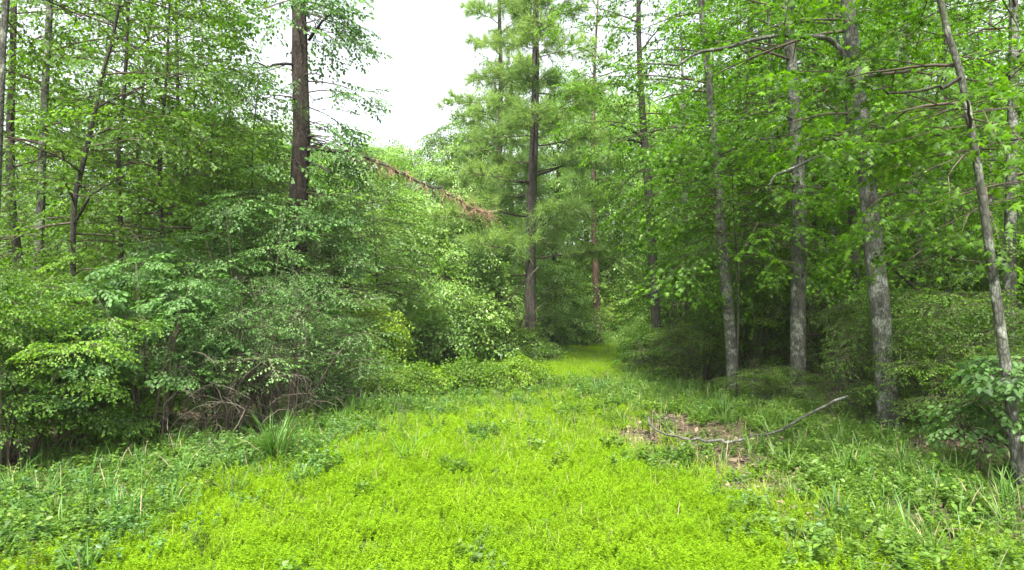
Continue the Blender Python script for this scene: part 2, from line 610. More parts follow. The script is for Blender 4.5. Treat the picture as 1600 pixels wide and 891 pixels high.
def dress_limb(S, g, r, path, L, step=0.34, start=0.22, len2=0.55, size=1.0, dens=1.0, tint=0.0, flatup=0.25):
    """secondary branchlets with sprays along a limb"""
    n = len(path)
    s = 1
    for t in np.arange(start, 1.0, step / max(L, 0.3)):
        i = t * (n - 1)
        k = min(int(i), n - 2)
        b = path[k] + (path[k + 1] - path[k]) * (i - k)
        tn = unit(path[k + 1] - path[k])
        a = s * r.uniform(0.55, 1.25)
        s = -s
        d2 = np.array([tn[0] * math.cos(a) - tn[1] * math.sin(a), tn[0] * math.sin(a) + tn[1] * math.cos(a), 0.5 * tn[2] + r.normal(0.0, 0.22)])
        d2 = unit(d2)
        l2 = (len2 * L * (1 - t) * 0.8 + 0.35) * r.uniform(0.6, 1.2)
        q = b + np.outer(np.linspace(0, 1, 4), d2 * l2)
        q[:, 2] -= 0.18 * l2 * np.linspace(0, 1, 4) ** 2
        if l2 > 0.5:
            thin_twig(g, q, 0.005 + 0.006 * l2, 0.004, steps=2)
        ns = max(1, int(l2 / 0.42 * dens))
        for j in range(ns):
            u = (j + 1) / ns
            pp = b + (q[-1] - b) * u * r.uniform(0.8, 1.0)
            dd = unit(d2 + r.normal(0, 0.4, 3) * np.array([1, 1, 0.5]))
            S.put(pp, dd, np.array([0, 0, 1.0]) + r.normal(0, flatup, 3), size * r.uniform(0.75, 1.25), tint + r.normal(0, 0.08))
    S.put(path[-1], unit(path[-1] - path[-2]), np.array([0, 0, 1.0]), size, tint)


def extend_trunk(pts, base_z, top_z, r, lean=None):
    """take pixel-placed points from low to high; run them down to the ground and on up to the top"""
    p = [np.array(q, float) for q in pts]
    if p[0][2] > base_z + 0.05:
        d = unit(p[1] - p[0])
        d = unit(d * np.array([0.5, 0.5, 1]))
        p.insert(0, p[0] - d * (p[0][2] - base_z) / max(d[2], 0.3))
    p[0][2] = base_z - 0.1
    while p[-1][2] < top_z:
        d = unit(p[-1] - p[-2])
        d = unit(d * np.array([0.8, 0.8, 1.0]) + r.normal(0, 0.035, 3))
        d[2] = max(d[2], 0.8)
        p.append(p[-1] + d * min(2.2, top_z - p[-1][2] + 0.2))
    return p


def build_tree(name, label, cat, pts, dia, top, bark, leaf, spray, low, n_limbs, length, seed, group=None, dens=1.0, size=1.0,
               bias=None, bias_amt=0.0, el=(0.05, 0.6), step=0.34, rough=0.05, furrow=0.0, sides=14, droop=0.22, tint=0.0, shape='round', extra=None, len2=0.55):
    r = np.random.default_rng(seed)
    z0 = float(ground_z(pts[0][0], pts[0][1]))
    p = extend_trunk(pts, z0, top, r)
    base = np.array([p[0][0], p[0][1], z0])
    e = empty(name, base)
    tag(e, label, cat, group)
    H = top - z0
    m = max(16, int(H * 2.4))
    path = smooth_path(p, m)
    zz = np.clip((path[:, 2] - z0) / H, 0, 1)
    rad = dia / 2 * (1 - 0.72 * zz ** 1.15)
    rad *= 0.8 * (1 + 0.3 * np.exp(-(path[:, 2] - z0) / 0.25))
    g = Geo()
    tube(g, path, rad, sides, 0, 0.5, rough, furrow, r)
    g.build('trunk', [M[bark]], e, base)

    def at(z):
        return np.array([np.interp(z, path[:, 2], path[:, c]) for c in range(3)]), float(np.interp(z, path[:, 2], rad))

    g = Geo()
    S = Sprays()
    az = r.uniform(0, 6.28)
    for i in range(n_limbs):
        u = (i + r.uniform(0.1, 0.9)) / n_limbs
        z = low + (top - low) * u ** 1.1
        b, rb = at(z)
        az += 2.4 + r.normal(0, 0.35)
        a = az
        if bias is not None and r.random() < bias_amt:
            a = bias + r.normal(0, 0.55)
        if shape == 'round':
            L = length * (0.55 + 0.75 * math.sin(math.pi * min(1, 0.18 + 0.8 * u))) * r.uniform(0.7, 1.2) * 0.8
        else:  # cone
            L = length * (1.05 - 0.85 * u) * r.uniform(0.7, 1.15)
        e_ = el[0] + (el[1] - el[0]) * u + r.normal(0, 0.12)
        lp = limb_path(r, b, a, e_, L, droop)
        tube(g, lp, np.linspace(min(rb * 0.55, 0.010 + 0.008 * L), 0.006, len(lp)), 5, 1, 0.4, r=r)
        dress_limb(S, g, r, lp, L, step=step, size=size, dens=dens, tint=tint, len2=len2)
    S.write(g, spray, r)
    if extra:
        extra(g, r, at)
    g.build('crown', [M[leaf], M['twig']], e, base)
    return e, at, base


def limb_part(e, base, pts, r0, r1, bark, seed, name='limb', sides=8, n=14, label=None, wob=0.02):
    """a bare limb of its own"""
    r = np.random.default_rng(seed)
    q = smooth_path(pts, n)
    q[1:-1] += r.normal(0, wob, (n - 2, 3))
    g = Geo()
    tube(g, q, np.linspace(r0, r1, n) * (1 + 0.1 * r.normal(size=n)), sides, 0, 0.5, 0.06, r=r)
    o = g.build(name, [M[bark]], e, base)
    if label:
        o['label'] = label
    return o, q


# ------------------------------------------------------------------ ground and its zones
G = on_ground
LIME = [(-6.5, 0.0), (-5.0, 3.2), tuple(G(60, 891)), tuple(G(230, 850)), tuple(G(330, 800)), tuple(G(470, 755)), tuple(G(560, 700)), tuple(G(650, 645)),
        tuple(G(760, 628)), tuple(G(890, 618)), tuple(G(960, 640)), tuple(G(975, 690)), tuple(G(1050, 735)), tuple(G(1130, 765)), tuple(G(1240, 800)),
        tuple(G(1340, 865)), tuple(G(1390, 891)), (4.0, 3.2), (5.5, 0.0)]
FARLIME = [tuple(G(650, 600)), tuple(G(690, 572)), tuple(G(840, 570)), tuple(G(872, 548)), (1.8, 33), (5.8, 33), tuple(G(985, 555)), tuple(G(995, 590)), tuple(G(965, 606)), tuple(G(860, 606))]
CLEAR = [(-9.0, 0.0), (-7.6, 5.0), tuple(G(0, 765)), tuple(G(200, 715)), tuple(G(420, 695)), tuple(G(530, 650)), tuple(G(620, 605)), tuple(G(700, 570)),
         (-1.0, 30), (1.6, 36), (6.0, 36), tuple(G(1010, 560)), tuple(G(1060, 600)), tuple(G(1250, 625)), tuple(G(1340, 670)), tuple(G(1500, 730)), tuple(G(1600, 775)), (8, 5), (9, 0)]
BARE = [tuple(G(*p_)) for p_ in ((900, 652), (1040, 648), (1150, 670), (1215, 700), (1185, 735), (1130, 752), (1040, 735), (985, 712))]
STRIP = [tuple(G(*p_)) for p_ in ((1130, 745), (1260, 770), (1345, 850), (1400, 900), (1340, 900), (1240, 805))]


def zone_weights(x, y):
    wob = 0.45 * vnoise(x, y, 0.9, 3) + 0.25 * vnoise(x, y, 0.35, 4)
    lime = np.maximum(np.clip((edge_dist(LIME, x, y) + 1.3 * wob) / 1.9 + 0.62, 0, 1), np.clip((edge_dist(FARLIME, x, y) + 0.3 * wob) / 0.6 + 0.7, 0, 1))
    clear = np.clip((edge_dist(CLEAR, x, y) + wob) / 1.0 + 0.5, 0, 1)
    bare = np.clip((np.maximum(edge_dist(BARE, x, y), edge_dist(STRIP, x, y) - 0.12) + 1.2 * wob) / 0.9 + 0.5, 0, 1)
    return lime, clear, bare


def axis(lo, hi, fine, far):
    a = list(np.arange(lo, hi + 1e-6, fine))
    s, q = fine, hi
    while q < far:
        s *= 1.35
        q += s
        a.append(q)
    s, q = fine, lo
    while q > -far:
        s *= 1.35
        q -= s
        a.insert(0, q)
    return np.array(a)


xs, ys = axis(-14, 14, 0.25, 500), axis(0, 38, 0.25, 500)
X, Y = np.meshgrid(xs, ys)
Z = ground_z(np.clip(X, -40, 40), np.clip(Y, -40, 80))
nx, ny = len(xs), len(ys)
idx = np.arange(nx * ny).reshape(ny, nx)
q = np.stack([idx[:-1, :-1], idx[:-1, 1:], idx[1:, 1:], idx[1:, :-1]], -1).reshape(-1, 4)
lime, clear, bare = zone_weights(X.ravel(), Y.ravel())
gg = Geo()
gg.add(np.stack([X.ravel(), Y.ravel(), Z.ravel()], 1), np.concatenate([q[:, [0, 1, 2]], q[:, [0, 2, 3]]]), 0, lime * 0.6 + 0.4 * clear * (1 - bare))
m, n, l = new_mat('forest floor')
at_ = n.new('ShaderNodeAttribute')
at_.attribute_name = 'tint'
geo = n.new('ShaderNodeNewGeometry')
n1 = n.new('ShaderNodeTexNoise')
n1.inputs['Scale'].default_value = 9
n1.inputs['Detail'].default_value = 8
n1.inputs['Roughness'].default_value = 0.75
l.new(geo.outputs['Position'], n1.inputs['Vector'])
r1 = ramp(n, [(0.3, (0.03, 0.022, 0.014)), (0.55, (0.085, 0.06, 0.04)), (0.75, (0.17, 0.125, 0.085))])
l.new(n1.outputs['Fac'], r1.inputs[0])
n2 = n.new('ShaderNodeTexNoise')
n2.inputs['Scale'].default_value = 16
n2.inputs['Detail'].default_value = 6
l.new(geo.outputs['Position'], n2.inputs['Vector'])
r2 = ramp(n, [(0.35, (0.03, 0.045, 0.012)), (0.65, (0.075, 0.12, 0.018))])
l.new(n2.outputs['Fac'], r2.inputs[0])
mx = n.new('ShaderNodeMix')
mx.data_type = 'RGBA'
l.new(at_.outputs['Fac'], mx.inputs[0])
l.new(r1.outputs[0], mx.inputs[6])
l.new(r2.outputs[0], mx.inputs[7])
pr = n.new('ShaderNodeBsdfPrincipled')
pr.inputs['Roughness'].default_value = 0.95
pr.inputs['Specular IOR Level'].default_value = 0.15
l.new(mx.outputs[2], pr.inputs['Base Color'])
bm_ = n.new('ShaderNodeBump')
bm_.inputs['Strength'].default_value = 0.8
bm_.inputs['Distance'].default_value = 0.05
l.new(n1.outputs['Fac'], bm_.inputs['Height'])
l.new(bm_.outputs[0], pr.inputs['Normal'])
o = n.new('ShaderNodeOutputMaterial')
l.new(pr.outputs[0], o.inputs['Surface'])
tag(gg.build('ground', [m]), 'gently uneven earth under the clearing and the wood', None, None, 'structure')

# ------------------------------------------------------------------ ground cover: one object each, scattered by geometry nodes
def scatter(name, label, templates, x, y, scale, r, tilt=0.12, z=None):
    n = len(x)
    me = bpy.data.meshes.new(name)
    me.vertices.add(n)
    zz = ground_z(x, y) if z is None else z
    me.vertices.foreach_set('co', np.stack([x, y, zz], 1).astype(np.float32).ravel())
    a = me.attributes.new('rot', 'FLOAT_VECTOR', 'POINT')
    a.data.foreach_set('vector', np.stack([r.normal(0, tilt, n), r.normal(0, tilt, n), r.uniform(0, 6.28, n)], 1).astype(np.float32).ravel())
    a = me.attributes.new('scl', 'FLOAT', 'POINT')
    a.data.foreach_set('value', np.asarray(scale, np.float32))
    a = me.attributes.new('pick', 'INT', 'POINT')
    a.data.foreach_set('value', r.integers(0, len(templates), n).astype(np.int32))
    ob = bpy.data.objects.new(name, me)
    COL.objects.link(ob)
    tag(ob, label, None, None, 'stuff')
    ng = bpy.data.node_groups.new(name, 'GeometryNodeTree')
    ng.interface.new_socket('Geometry', in_out='INPUT', socket_type='NodeSocketGeometry')
    ng.interface.new_socket('Geometry', in_out='OUTPUT', socket_type='NodeSocketGeometry')
    N, L = ng.nodes, ng.links
    gi, go = N.new('NodeGroupInput'), N.new('NodeGroupOutput')
    jn = N.new('GeometryNodeJoinGeometry')
    for t in templates:
        oi = N.new('GeometryNodeObjectInfo')
        oi.inputs['Object'].default_value = t
        ti = N.new('GeometryNodeGeometryToInstance')
        L.new(oi.outputs['Geometry'], ti.inputs[0])
        L.new(ti.outputs[0], jn.inputs[0])

    def attr(nm, ty):
        q_ = N.new('GeometryNodeInputNamedAttribute')
        q_.data_type = ty
        q_.inputs['Name'].default_value = nm
        return q_.outputs['Attribute']
    ip = N.new('GeometryNodeInstanceOnPoints')
    L.new(gi.outputs[0], ip.inputs['Points'])
    L.new(jn.outputs[0], ip.inputs['Instance'])
    ip.inputs['Pick Instance'].default_value = True
    L.new(attr('pick', 'INT'), ip.inputs['Instance Index'])
    er = N.new('FunctionNodeEulerToRotation')
    L.new(attr('rot', 'FLOAT_VECTOR'), er.inputs[0])
    L.new(er.outputs[0], ip.inputs['Rotation'])
    L.new(attr('scl', 'FLOAT'), ip.inputs['Scale'])
    L.new(ip.outputs[0], go.inputs[0])
    md = ob.modifiers.new('scatter', 'NODES')
    md.node_group = ng
    return ob


def template(name, g, mats):
    return bpy.data.objects.new(name, g.mesh(name, mats))


def blade_clump(seed, n, h, w_, spread, mats, lean=0.5, tint=0.5, dry=0.1):
    r = np.random.default_rng(seed)
    g = Geo()
    for i in range(n):
        a = r.uniform(0, 6.28)
        b = np.array([math.cos(a), math.sin(a), 0]) * spread * r.uniform(0, 1) ** 0.5
        da = a + r.normal(0, 0.7)
        L = h * r.uniform(0.5, 1.1)
        ln = lean * r.uniform(0.2, 1.2)
        t = np.linspace(0, 1, 4)
        c = b + np.outer(t ** 1.7 * ln * L, [math.cos(da), math.sin(da), 0]) + np.outer(t * L * (1 - 0.3 * ln * t), [0, 0, 1])
        s = np.array([-math.sin(da), math.cos(da), 0]) * w_ / 2
        wd = np.array([0.7, 1.0, 0.75])[:, None]
        V = np.concatenate([c[:3] - s * wd, c[:3] + s * wd, c[3:4]])
        F = [(0, 3, 4), (0, 4, 1), (1, 4, 5), (1, 5, 2), (2, 5, 6)]
        g.add(V, F, 1 if r.random() < dry else 0, np.clip(tint + r.normal(0, 0.22), 0, 1))
    return g


def herb_clump(seed, stems, h, leaf, spread, kind='ovate', per=9, whorl=1, lean=0.3, tint=0.5):
    """small leafy stems"""
    r = np.random.default_rng(seed)
    g = Geo()
    pos, dr, sz = [], [], []
    for i in range(stems):
        a = r.uniform(0, 6.28)
        b = np.array([math.cos(a), math.sin(a), 0]) * spread * r.uniform(0, 1) ** 0.5
        da = r.uniform(0, 6.28)
        L = h * r.uniform(0.45, 1.15)
        top = b + np.array([math.cos(da) * lean * L, math.sin(da) * lean * L, L])
        side = np.array([0.0015, 0.0015, 0])
        g.add([b - side, b + side, top], [(0, 1, 2)], 0, 0.35)
        for k in range(per):
            u = 0.25 + 0.75 * (k + r.random()) / per
            for w2 in range(whorl):
                la = 2.4 * k + w2 * 6.28 / max(1, whorl) + r.normal(0, 0.3)
                pos.append(b + (top - b) * u)
                dr.append([math.cos(la), math.sin(la), r.uniform(-0.1, 0.7)])
                sz.append(leaf * r.uniform(0.6, 1.2) * (1.1 - 0.45 * u))
    pos, dr, sz = np.array(pos), np.array(dr), np.array(sz)
    leaves_at(g, pos, dr, np.array([0, 0, 1.0]) + r.normal(0, 0.3, pos.shape), r.normal(0, 0.3, len(pos)), sz, kind, 0, np.clip(r.normal(tint, 0.2, len(pos)), 0, 1), r=r)
    return g


T_LIME = [template('meadow_sprig', herb_clump(300 + i, 11, 0.14, 0.028, 0.12, 'narrow', 11, 2, 0.35), [M['lime']]) for i in range(6)]
T_LIMEB = [template('meadow_blades', blade_clump(320 + i, 14, 0.20, 0.006, 0.10, None, 0.6, dry=0.08), [M['palegrass'], M['straw']]) for i in range(4)]
T_WEED = [template('weed_sprig', herb_clump(340 + i, 6, 0.26, 0.075, 0.14, 'oval', 6, 2, 0.4), [M['weed']]) for i in range(6)]
T_COOL = [template('bluish_weed', herb_clump(345 + i, 7, 0.26, 0.062, 0.16, 'oval', 7, 2, 0.45), [M['coolweed']]) for i in range(5)]
T_TALL = [template('tall_weed', herb_clump(346 + i, 4, 0.55, 0.07, 0.10, 'narrow', 12, 2, 0.25), [M['weed']]) for i in range(4)]
T_WEEDF = [template('weed_fine', herb_clump(350 + i, 8, 0.22, 0.045, 0.13, 'ovate', 8, 2, 0.35), [M['weed']]) for i in range(4)]
T_GRASS = [template('grass_clump', blade_clump(360 + i, 16, 0.42, 0.011, 0.09, None, 0.75, dry=0.08), [M['blade'], M['straw']]) for i in range(6)]
T_STRAW = [template('dry_stalks', blade_clump(380 + i, 5, 0.34, 0.005, 0.12, None, 0.35, dry=1.0), [M['straw'], M['straw']]) for i in range(3)]


def litter_patch(seed):
    r = np.random.default_rng(seed)
    g = Geo()
    n_ = 26
    pos = np.stack([r.uniform(-0.25, 0.25, n_), r.uniform(-0.25, 0.25, n_), r.uniform(0.004, 0.03, n_)], 1)
    d = np.stack([r.normal(size=n_), r.normal(size=n_), r.normal(0, 0.2, n_)], 1)
    leaves_at(g, pos, d, np.array([0, 0, 1.0]) + r.normal(0, 0.3, (n_, 3)), r.normal(0, 0.3, n_), r.uniform(0.04, 0.1, n_), 'ovate', 0, r.uniform(0, 1, n_), r=r)
    for i in range(4):
        a = r.uniform(0, 6.28)
        c = np.array([r.uniform(-0.2, 0.2), r.uniform(-0.2, 0.2), 0.02])
        dd = np.array([math.cos(a), math.sin(a), r.normal(0, 0.1)]) * r.uniform(0.08, 0.25)
        tube(g, [c - dd, c + dd * 0.2 + [0, 0, 0.01], c + dd], [0.004, 0.005, 0.002], 3, 1, 0.6, r=r)
    return g


T_LITTER = [template('litter_patch', litter_patch(390 + i), [M['litter'], M['deadtwig']]) for i in range(5)]


def sample(n, x0, x1, y0, y1, wfun, r):
    x, y = r.uniform(x0, x1, n), r.uniform(y0, y1, n)
    k = r.random(n) < wfun(x, y)
    # nothing outside what a camera near this one could see
    k &= (np.abs(x) < 0.9 * y + 2.5)
    return x[k], y[k]


r0 = np.random.default_rng(11)


def w_lime(x, y):
    a, b, c = zone_weights(x, y)
    far = np.where(y < 19, np.clip(1.35 - (y - 7.5) / 9.0, 0.28, 1), 0.5)
    return a * (1 - 0.85 * c) * far * (0.85 + 0.3 * vnoise(x, y, 0.6, 8)) * np.clip(1.3 - y / 60, 0.4, 1)


x, y = sample(60000, -7, 7, 3.6, 34, w_lime, r0)
scatter('grass', 'low lime green meadow growth covering the middle of the clearing', T_LIME, x, y, r0.uniform(0.6, 1.25, len(x)) * (1 + 0.012 * y), r0)
x, y = sample(26000, -7, 7, 3.6, 34, lambda x, y: zone_weights(x, y)[0] * np.clip((y - 5) / 7, 0.06, 1) * (0.7 + 0.5 * vnoise(x, y, 0.8, 6)), r0)
scatter('grass', 'thin yellow green grass blades standing among the meadow growth', T_LIMEB, x, y, r0.uniform(0.6, 1.3, len(x)), r0)


def w_weed(x, y):
    a, b, c = zone_weights(x, y)
    return np.clip(b * (1 - (0.985 - 0.30 * np.clip((y - 8) / 7, 0, 1) * (y < 19)) * a) * (1 - 0.86 * c) + 0.13 * (1 - b), 0, 1) * np.clip(0.75 + 0.8 * vnoise(x, y, 0.8, 5), 0.12, 1)


x, y = sample(36000, -12, 12, 3.6, 36, lambda x, y: w_weed(x, y) * np.where(x < 0, 0.55, 0.8), r0)
scatter('weeds', 'leafy green weeds crowding the edges of the clearing', T_WEED, x, y, r0.uniform(0.4, 1.25, len(x)), r0)
x, y = sample(26000, -12, 12, 3.6, 36, lambda x, y: w_weed(x, y) * np.clip(0.2 - 0.10 * x + 0.6 * vnoise(x, y, 1.4, 15), 0.02, 0.8), r0)
scatter('weeds', 'bluish green broad weeds at the foot of the shady thicket', T_COOL, x, y, r0.uniform(0.5, 1.3, len(x)), r0)
x, y = sample(5000, -12, 12, 3.6, 36, lambda x, y: w_weed(x, y) * np.clip(vnoise(x, y, 1.0, 17), 0.0, 1), r0)
scatter('weeds', 'taller narrow leaved weeds standing over the low ones', T_TALL, x, y, r0.uniform(0.5, 1.15, len(x)), r0)
x, y = sample(40000, -12, 12, 3.6, 36, lambda x, y: w_weed(x, y) * np.clip(0.7 + 0.9 * vnoise(x, y, 1.1, 12), 0.1, 1), r0)
scatter('weeds', 'small leaved low weeds between the clearing and the trees', T_WEEDF, x, y, r0.uniform(0.5, 1.2, len(x)), r0)


def w_blade(x, y):
    a, b, c = zone_weights(x, y)
    e = np.exp(-((edge_dist(CLEAR, x, y) - 0.3) / 1.0) ** 2)
    return np.clip(e * (0.8 + 0.8 * vnoise(x, y, 1.3, 9)) + 0.42 * b * (1 - a) + 0.05 * (1 - b), 0, 1) * (1 - 0.97 * c)


x, y = sample(16000, -13, 13, 4, 36, w_blade, r0)
scatter('grass', 'long arching green grass along the foot of the woods', T_GRASS, x, y, r0.uniform(0.45, 1.15, len(x)), r0)
x, y = sample(9000, -7, 7, 4, 34, lambda x, y: np.clip(0.25 * zone_weights(x, y)[1] + 0.5 * zone_weights(x, y)[2], 0, 1) * np.where(y < 9, 0.12, np.where(y < 18, 0.9, 0.2)) * (1 - 0.6 * zone_weights(x, y)[2]), r0)
scatter('grass', 'scattered dry straw stalks in the clearing', T_STRAW, x, y, r0.uniform(0.5, 1.1, len(x)), r0)


def w_litter(x, y):
    a, b, c = zone_weights(x, y)
    return np.clip(c * 0.4 + 0.9 * (1 - b) + 0.10 * b * (1 - a), 0, 1)


x, y = sample(24000, -20, 20, 5, 36, w_litter, r0)
scatter('leaf_litter', 'brown fallen leaves and twigs on the bare earth', T_LITTER, x, y, r0.uniform(0.6, 1.3, len(x)), r0)

def copy_tree(src, loc, rz, s):
    c = src.copy()
    COL.objects.link(c)
    c.location = loc
    c.rotation_euler = (0, 0, rz)
    c.scale = s if isinstance(s, tuple) else (s, s, s)
    for ch in src.children:
        k = ch.copy()
        COL.objects.link(k)
        k.parent = c
    return c


# ------------------------------------------------------------------ featured trees
Q = lambda lst, d: [P(a, b, d) for a, b in lst]
RIGHT_BIAS, LEFT_BIAS = math.pi, 0.0     # edge trees reach towards the clearing

# the big dark pine beside the gap of sky, wrapped in leafy growth
def ivy_growth(lo, hi, n_, L, azr, size=0.9):
    def f(g, r, at):
        S = Sprays()
        for i in range(n_):
            z = r.uniform(lo, hi)
            b, rb = at(z)
            a = r.uniform(*azr)
            lp = limb_path(r, b, a, r.uniform(-0.1, 0.35), L * r.uniform(0.4, 1.2), 0.3)
            tube(g, lp, np.linspace(0.02, 0.005, len(lp)), 4, 1, 0.3, r=r)
            dress_limb(S, g, r, lp, L, step=0.4, size=size * 0.8, dens=0.8, start=0.1)
        S.write(g, 'oval', r)
    return f


e, at, base = build_tree('pine_tree', 'big dark furrowed pine wrapped in leafy growth beside the white gap of sky', 'tree',
                         Q([(463, 600), (464, 370), (469, 200), (466, 100), (464, 0)], 16.5), 0.66, 15.5, 'pinebark', 'cool', 'oval', 4.6, 22, 1.35, 501,
                         dens=0.8, size=0.8, sides=28, rough=0.03, furrow=0.07, el=(-0.1, 0.4), extra=ivy_growth(2.0, 9.6, 34, 1.35, (-1.3, 1.0)))
# its dead limb reaching across the gap, with brown needles hanging on
dl, path = limb_part(e, base, [P(478, 232, 16.4), P(540, 236, 16.2), P(590, 252, 16.0), P(640, 278, 15.9), P(690, 296, 15.8), P(725, 318, 15.7), P(762, 334, 15.6)], 0.048, 0.010, 'darkbark', 51,
                     'dead_limb', label='dead brown limb hanging with dry needles', n=22, wob=0.025)
r = np.random.default_rng(52)
g = Geo()
for i in range(300):
    u = r.choice([r.normal(0.35, 0.08), r.normal(0.9, 0.08), r.uniform(0.2, 1)])
    u = min(max(u, 0.15), 1.0)
    b = path[int(u * (len(path) - 1))] + r.normal(0, 0.05, 3)
    L_ = r.uniform(0.12, 0.42)
    a = r.normal(0, 0.6, 3)
    for k in range(3):
        d = unit(np.array([0.35, 0, -0.8]) + a + r.normal(0, 0.25, 3))
        s = unit(np.cross(d, r.normal(size=3))) * 0.005
        g.add([b - s, b + s, b + d * L_], [(0, 1, 2)], 0, r.random())
for i in range(16):
    b = path[r.integers(5, len(path))]
    q_ = limb_path(r, b, r.normal(-0.3, 1.4), r.normal(-0.3, 0.5), r.uniform(0.3, 0.8), 0.3, 5)
    tube(g, q_, np.linspace(0.01, 0.004, 5), 3, 0, 0.1, r=r)
g.build('dry_needles', [M['dry']], dl, (0, 0, 0) + base)
for (pts, s_) in (([P(478, 250, 16.4), P(500, 262, 15.8), P(520, 268, 15.4)], 53), ([P(455, 98, 16.4), P(420, 100, 16.2), P(392, 96, 16)], 54), ([P(480, 60, 16.5), P(500, 30, 16.3), P(520, 15, 16)], 55)):
    limb_part(e, base, pts, 0.04, 0.012, 'darkbark', s_, n=8)

# centre pine with soft layered needles
def pine(name, label, pts, dia, top, bark, low, n_limbs, length, seed, tuft='tuft', tsize=1.0, group=None, tint=0.0, step=0.22, shape='cone'):
    r = np.random.default_rng(seed)
    z0 = float(ground_z(pts[0][0], pts[0][1]))
    p = extend_trunk(pts, z0, top, r)
    base = np.array([p[0][0], p[0][1], z0])
    e = empty(name, base)
    tag(e, label, 'tree', group)
    path = smooth_path(p, int((top - z0) * 2.2))
    zz = np.clip((path[:, 2] - z0) / (top - z0), 0, 1)
    rad = dia / 2 * (1 - 0.75 * zz) * (1 + 0.4 * np.exp(-(path[:, 2] - z0) / 0.3))
    g = Geo()
    tube(g, path, rad, 20, 0, 0.5, 0.04, 0.05, r)
    g.build('trunk', [M[bark]], e, base)
    g = Geo()
    S = Sprays()
    az = 0.0
    for i in range(n_limbs):
        u = (i + r.random()) / n_limbs
        z = low + (top - low) * u
        b = np.array([np.interp(z, path[:, 2], path[:, c]) for c in range(3)])
        az += 2.4 + r.normal(0, 0.4)
        L = length * (1.05 - 0.75 * u) * r.uniform(0.6, 1.15)
        lp = limb_path(r, b, az, r.uniform(-0.05, 0.3) + 0.3 * u, L, 0.14, 8, 0.08)
        tube(g, lp, np.linspace(0.010 + 0.007 * L, 0.006, 8), 5, 1, 0.2, r=r)
        s = 1
        lt = r.normal(0, 0.12)
        for t in np.arange(0.3, 1.0, step / L):
            k = min(int(t * 7), 6)
            b2 = lp[k] + (lp[k + 1] - lp[k]) * (t * 7 - k)
            tn = unit(lp[k + 1] - lp[k])
            a = s * r.uniform(0.5, 1.1)
            s = -s
            d2 = unit([tn[0] * math.cos(a) - tn[1] * math.sin(a), tn[0] * math.sin(a) + tn[1] * math.cos(a), r.normal(0.1, 0.15)])
            l2 = (0.4 * L * (1 - t) + 0.3) * r.uniform(0.6, 1.2)
            thin_twig(g, [b2, b2 + d2 * l2 * 0.5, b2 + d2 * l2 + [0, 0, 0.05]], 0.01, 0.005)
            for v in np.arange(0.25, 1.01, 0.16 / l2):
                for _ in range(2):
                    S.put(b2 + d2 * l2 * v, unit(d2 + r.normal(0, 0.5, 3) + [0, 0, 0.25]), np.array([0, 0, 1.0]) + r.normal(0, 0.2, 3), tsize * r.uniform(0.8, 1.2), tint + lt + r.normal(0, 0.07))
    S.write(g, tuft, r)
    g.build('crown', [M['needle'], M['twig']], e, base)
    return e, base


e, base = pine('pine_tree', 'tall pine with soft layered pale needles where the grass narrows into a path', Q([(829, 562), (829, 420), (831, 300), (836, 180), (838, 0)], 25.5), 0.45, 19, 'midbark',
               2.9, 42, 4.1, 601, tsize=1.5, step=0.17)
limb_part(e, base, [P(834, 285, 25.5), P(790, 282, 25), P(760, 268, 24.4)], 0.05, 0.015, 'darkbark', 61)
limb_part(e, base, [P(834, 275, 25.5), P(870, 262, 25), P(905, 246, 24.4), P(935, 240, 24)], 0.055, 0.015, 'darkbark', 62)
pine('pine_tree', 'slim reddish pine trunk standing at the far end of the grass path', Q([(934, 542), (932, 460), (929, 380), (928, 300), (928, 200)], 34), 0.36, 17, 'redbark', 6, 24, 2.6, 602, 'fartuft', 1.0)
pine('pine_tree', 'pale pine behind the tall layered pine, its top against the sky', Q([(770, 560), (775, 400), (780, 250), (782, 100)], 33), 0.4, 20.5, 'pinebark', 7, 40, 3.4, 603, 'fartuft', 1.1, tint=0.05)

# the broadleaf edge facing the grass: trunks placed one by one
def limbs_of(res, specs, bark):
    e, at, base = res
    for i, (pts, a, b) in enumerate(specs):
        limb_part(e, base, pts, a, b, bark, hash((i, len(pts))) % 9999)


res = build_tree('hardwood_tree', 'dark trunked leafy tree nearest the grass path with limbs over it', 'tree', Q([(1026, 545), (1020, 400), (1013, 280), (1006, 190), (1000, 60)], 20), 0.38, 13.5, 'darkbark', 'lush', 'ovate',
                 5.6, 20, 2.3, 701, bias=RIGHT_BIAS, bias_amt=0.3)
limbs_of(res, [([P(1006, 215, 20), P(985, 200, 19.6), P(955, 193, 19)], 0.05, 0.02), ([P(1006, 222, 20), P(970, 216, 19.5), P(940, 226, 19)], 0.045, 0.015)], 'darkbark')
res = build_tree('hardwood_tree', 'slender brown grey trunk with a slight bow, bare near its foot', 'tree', Q([(1146, 617), (1138, 480), (1130, 400), (1121, 270), (1112, 150), (1101, 30)], 16), 0.33, 14, 'greybark', 'lush', 'ovate',
                 4.6, 20, 2.2, 702, bias=RIGHT_BIAS, bias_amt=0.15)
res = build_tree('hardwood_tree', 'straight grey trunk second from the bowed brown grey one, lichen flecked', 'tree', Q([(1245, 622), (1247, 450), (1250, 320), (1243, 150), (1235, 0)], 15.4), 0.44, 15, 'greybark', 'lush', 'ovate',
                 4.8, 20, 2.5, 703, bias=RIGHT_BIAS, bias_amt=0.25)
res = build_tree('hardwood_tree', 'thick pale grey trunk with lichen blotches and long arching limbs', 'tree', Q([(1386, 682), (1376, 500), (1362, 350), (1347, 160), (1330, 0)], 11.6), 0.41, 14, 'greybark', 'lush', 'star',
                 4.8, 16, 2.4, 704, bias=RIGHT_BIAS, bias_amt=0.4, dens=0.8)
